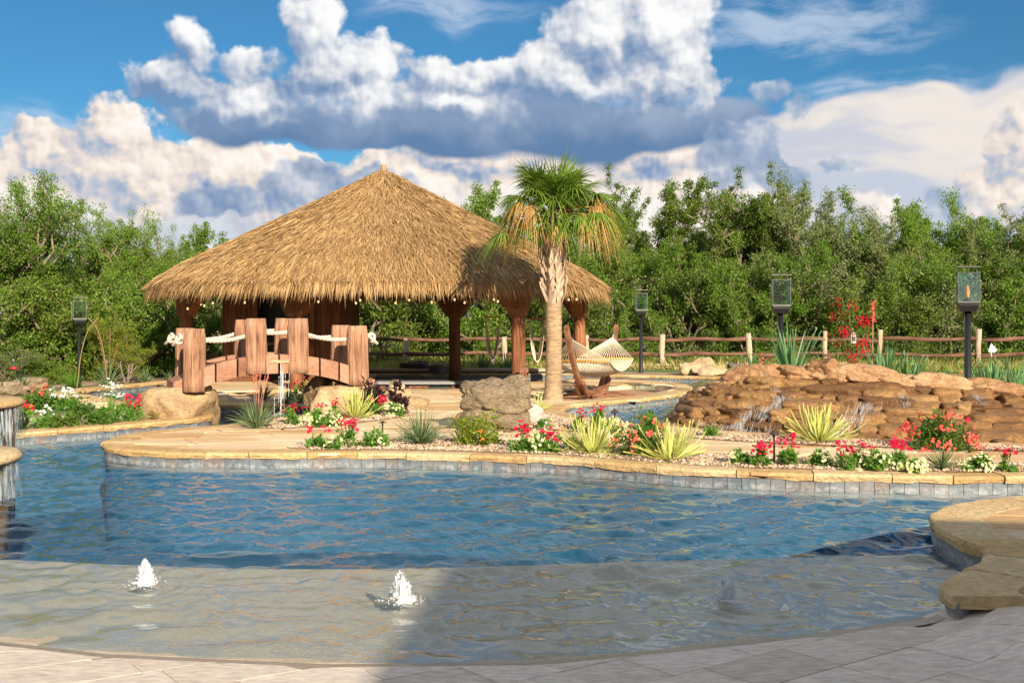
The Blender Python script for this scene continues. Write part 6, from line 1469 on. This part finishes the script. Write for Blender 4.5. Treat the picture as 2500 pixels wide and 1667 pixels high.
# ================================================================== small things
x, y = XAT(2420, 26.5), 26.5; o = thing('golf_flag', 'small white golf flag on a white stick on the putting green', 'flag', (x, y, 0))
zt = ZAT(838, y); MB().tube([(0, 0, -.03), (0, 0, zt)], .010, 6).build('pole', m_white, o)
f_ = MB().add([(0, 0, zt), (.16, .02, zt - .16), (.10, .03, zt - .23), (-.05, .01, zt - .22), (-.07, 0, zt - .18)], [(0, 1, 2, 3, 4)]).build('flag', m_white, o)
mb = MB()
for a, b in (((-.02, zt - .17), (.02, zt - .10)), ((.02, zt - .10), (.05, zt - .17)), ((-.005, zt - .145), (.04, zt - .145)), ((.05, zt - .19), (.09, zt - .16))): mb.beam((a[0], -.004, a[1]), (b[0], -.002, b[1]), .004, .013, (0, 1, 0))
mb.build('emblem', m_black, f_)
(x, y), z = on_berm(2084, 22.6); o = thing('plant_sign', 'small pale rectangular sign on a stake before the crimson shrub', 'sign', (x, y, z)); z1 = ZAT(812, y) - z; z0 = ZAT(838, y) - z
MB().tube([(0, .02, -.05), (0, .02, z1)], .009, 6).build('stake', m_bronze, o); s_ = MB().box((0, 0, (z0 + z1) / 2), (.10, .012, z1 - z0)).build('plate', m_sign, o)
MB().box((0, -.008, z0 + (z1 - z0) * .42), (.08, .004, (z1 - z0) * .45)).build('picture', m_bronze, s_); MB().box((0, -.008, z0 + (z1 - z0) * .84), (.08, .004, (z1 - z0) * .16)).build('band', m_red, s_)
x, y = G(50, 950); o = thing('feeder_hook', 'black shepherd hook pole beside the grey boulder at far left', 'garden hook', (x, y, 0)); H_ = ZAT(872, y)
MB().tube(chaikin([(0, 0, -.05), (0, 0, H_ - .1), (-.02, 0, H_), (-.10, 0, H_ + .04), (-.16, 0, H_), (-.16, 0, H_ - .05)], 2), .010, 6).build('pole', m_black, o)
o = thing('hummingbird_feeder', 'glass and red hummingbird feeder hanging at the far left', 'bird feeder', (x - .16, y, ZAT(904, y)))
MB().lathe([(.02, .02), (.085, .03), (.09, .06), (.06, .085), (.03, .09)], 14).build('base', m_red, o); MB().lathe([(.035, .09), (.045, .12), (.045, .25), (.02, .29)], 12).build('bottle', m_glass, o); MB().lathe([(.02, .28), (.012, .33), (.006, .36)], 8).build('hanger', m_black, o)

# the house behind the viewer, whose shadow lies across the near pool
def make_house():
    c = Vector((4.63, -2.2, 0)); u = Vector((.989, -.146, 0)); v = Vector((-.146, -.989, 0)); t = thing('house', 'tan stucco house behind the viewer shading the near pool', 'house', c)
    def quadbox(a0, a1, b0, b1, z0, z1, nm, m):
        P = [u * a + v * b for a, b in ((a0, b0), (a1, b0), (a1, b1), (a0, b1))]; vs = [(p.x, p.y, z) for z in (z0, z1) for p in P]
        return MB().add(vs, [(0, 1, 2, 3), (7, 6, 5, 4), (4, 5, 1, 0), (5, 6, 2, 1), (6, 7, 3, 2), (7, 4, 0, 3)]).build(nm, m, t)
    quadbox(.5, 8, .5, 9, -.03, 4.85, 'wall', m_stucco); quadbox(0, 8.5, 0, 9.5, 4.82, 5.0, 'eave', m_beam)
    P = [u * a + v * b for a, b in ((0, 0), (8.5, 0), (8.5, 9.5), (0, 9.5), (4.2, 4.7), (4.3, 4.8))]
    MB().add([(p.x, p.y, 5.0 if i < 4 else 6.4) for i, p in enumerate(P)], [(0, 1, 5, 4), (1, 2, 5), (2, 3, 4, 5), (3, 0, 4)]).build('roof', m_shingle, t)
    for a in (1.2, 3.4): w_ = quadbox(a, a + 1.6, .44, .5, .9, 2.4, 'window', m_glass)
    quadbox(5.8, 6.8, .44, .5, 0, 2.1, 'door', m_beam)
make_house()
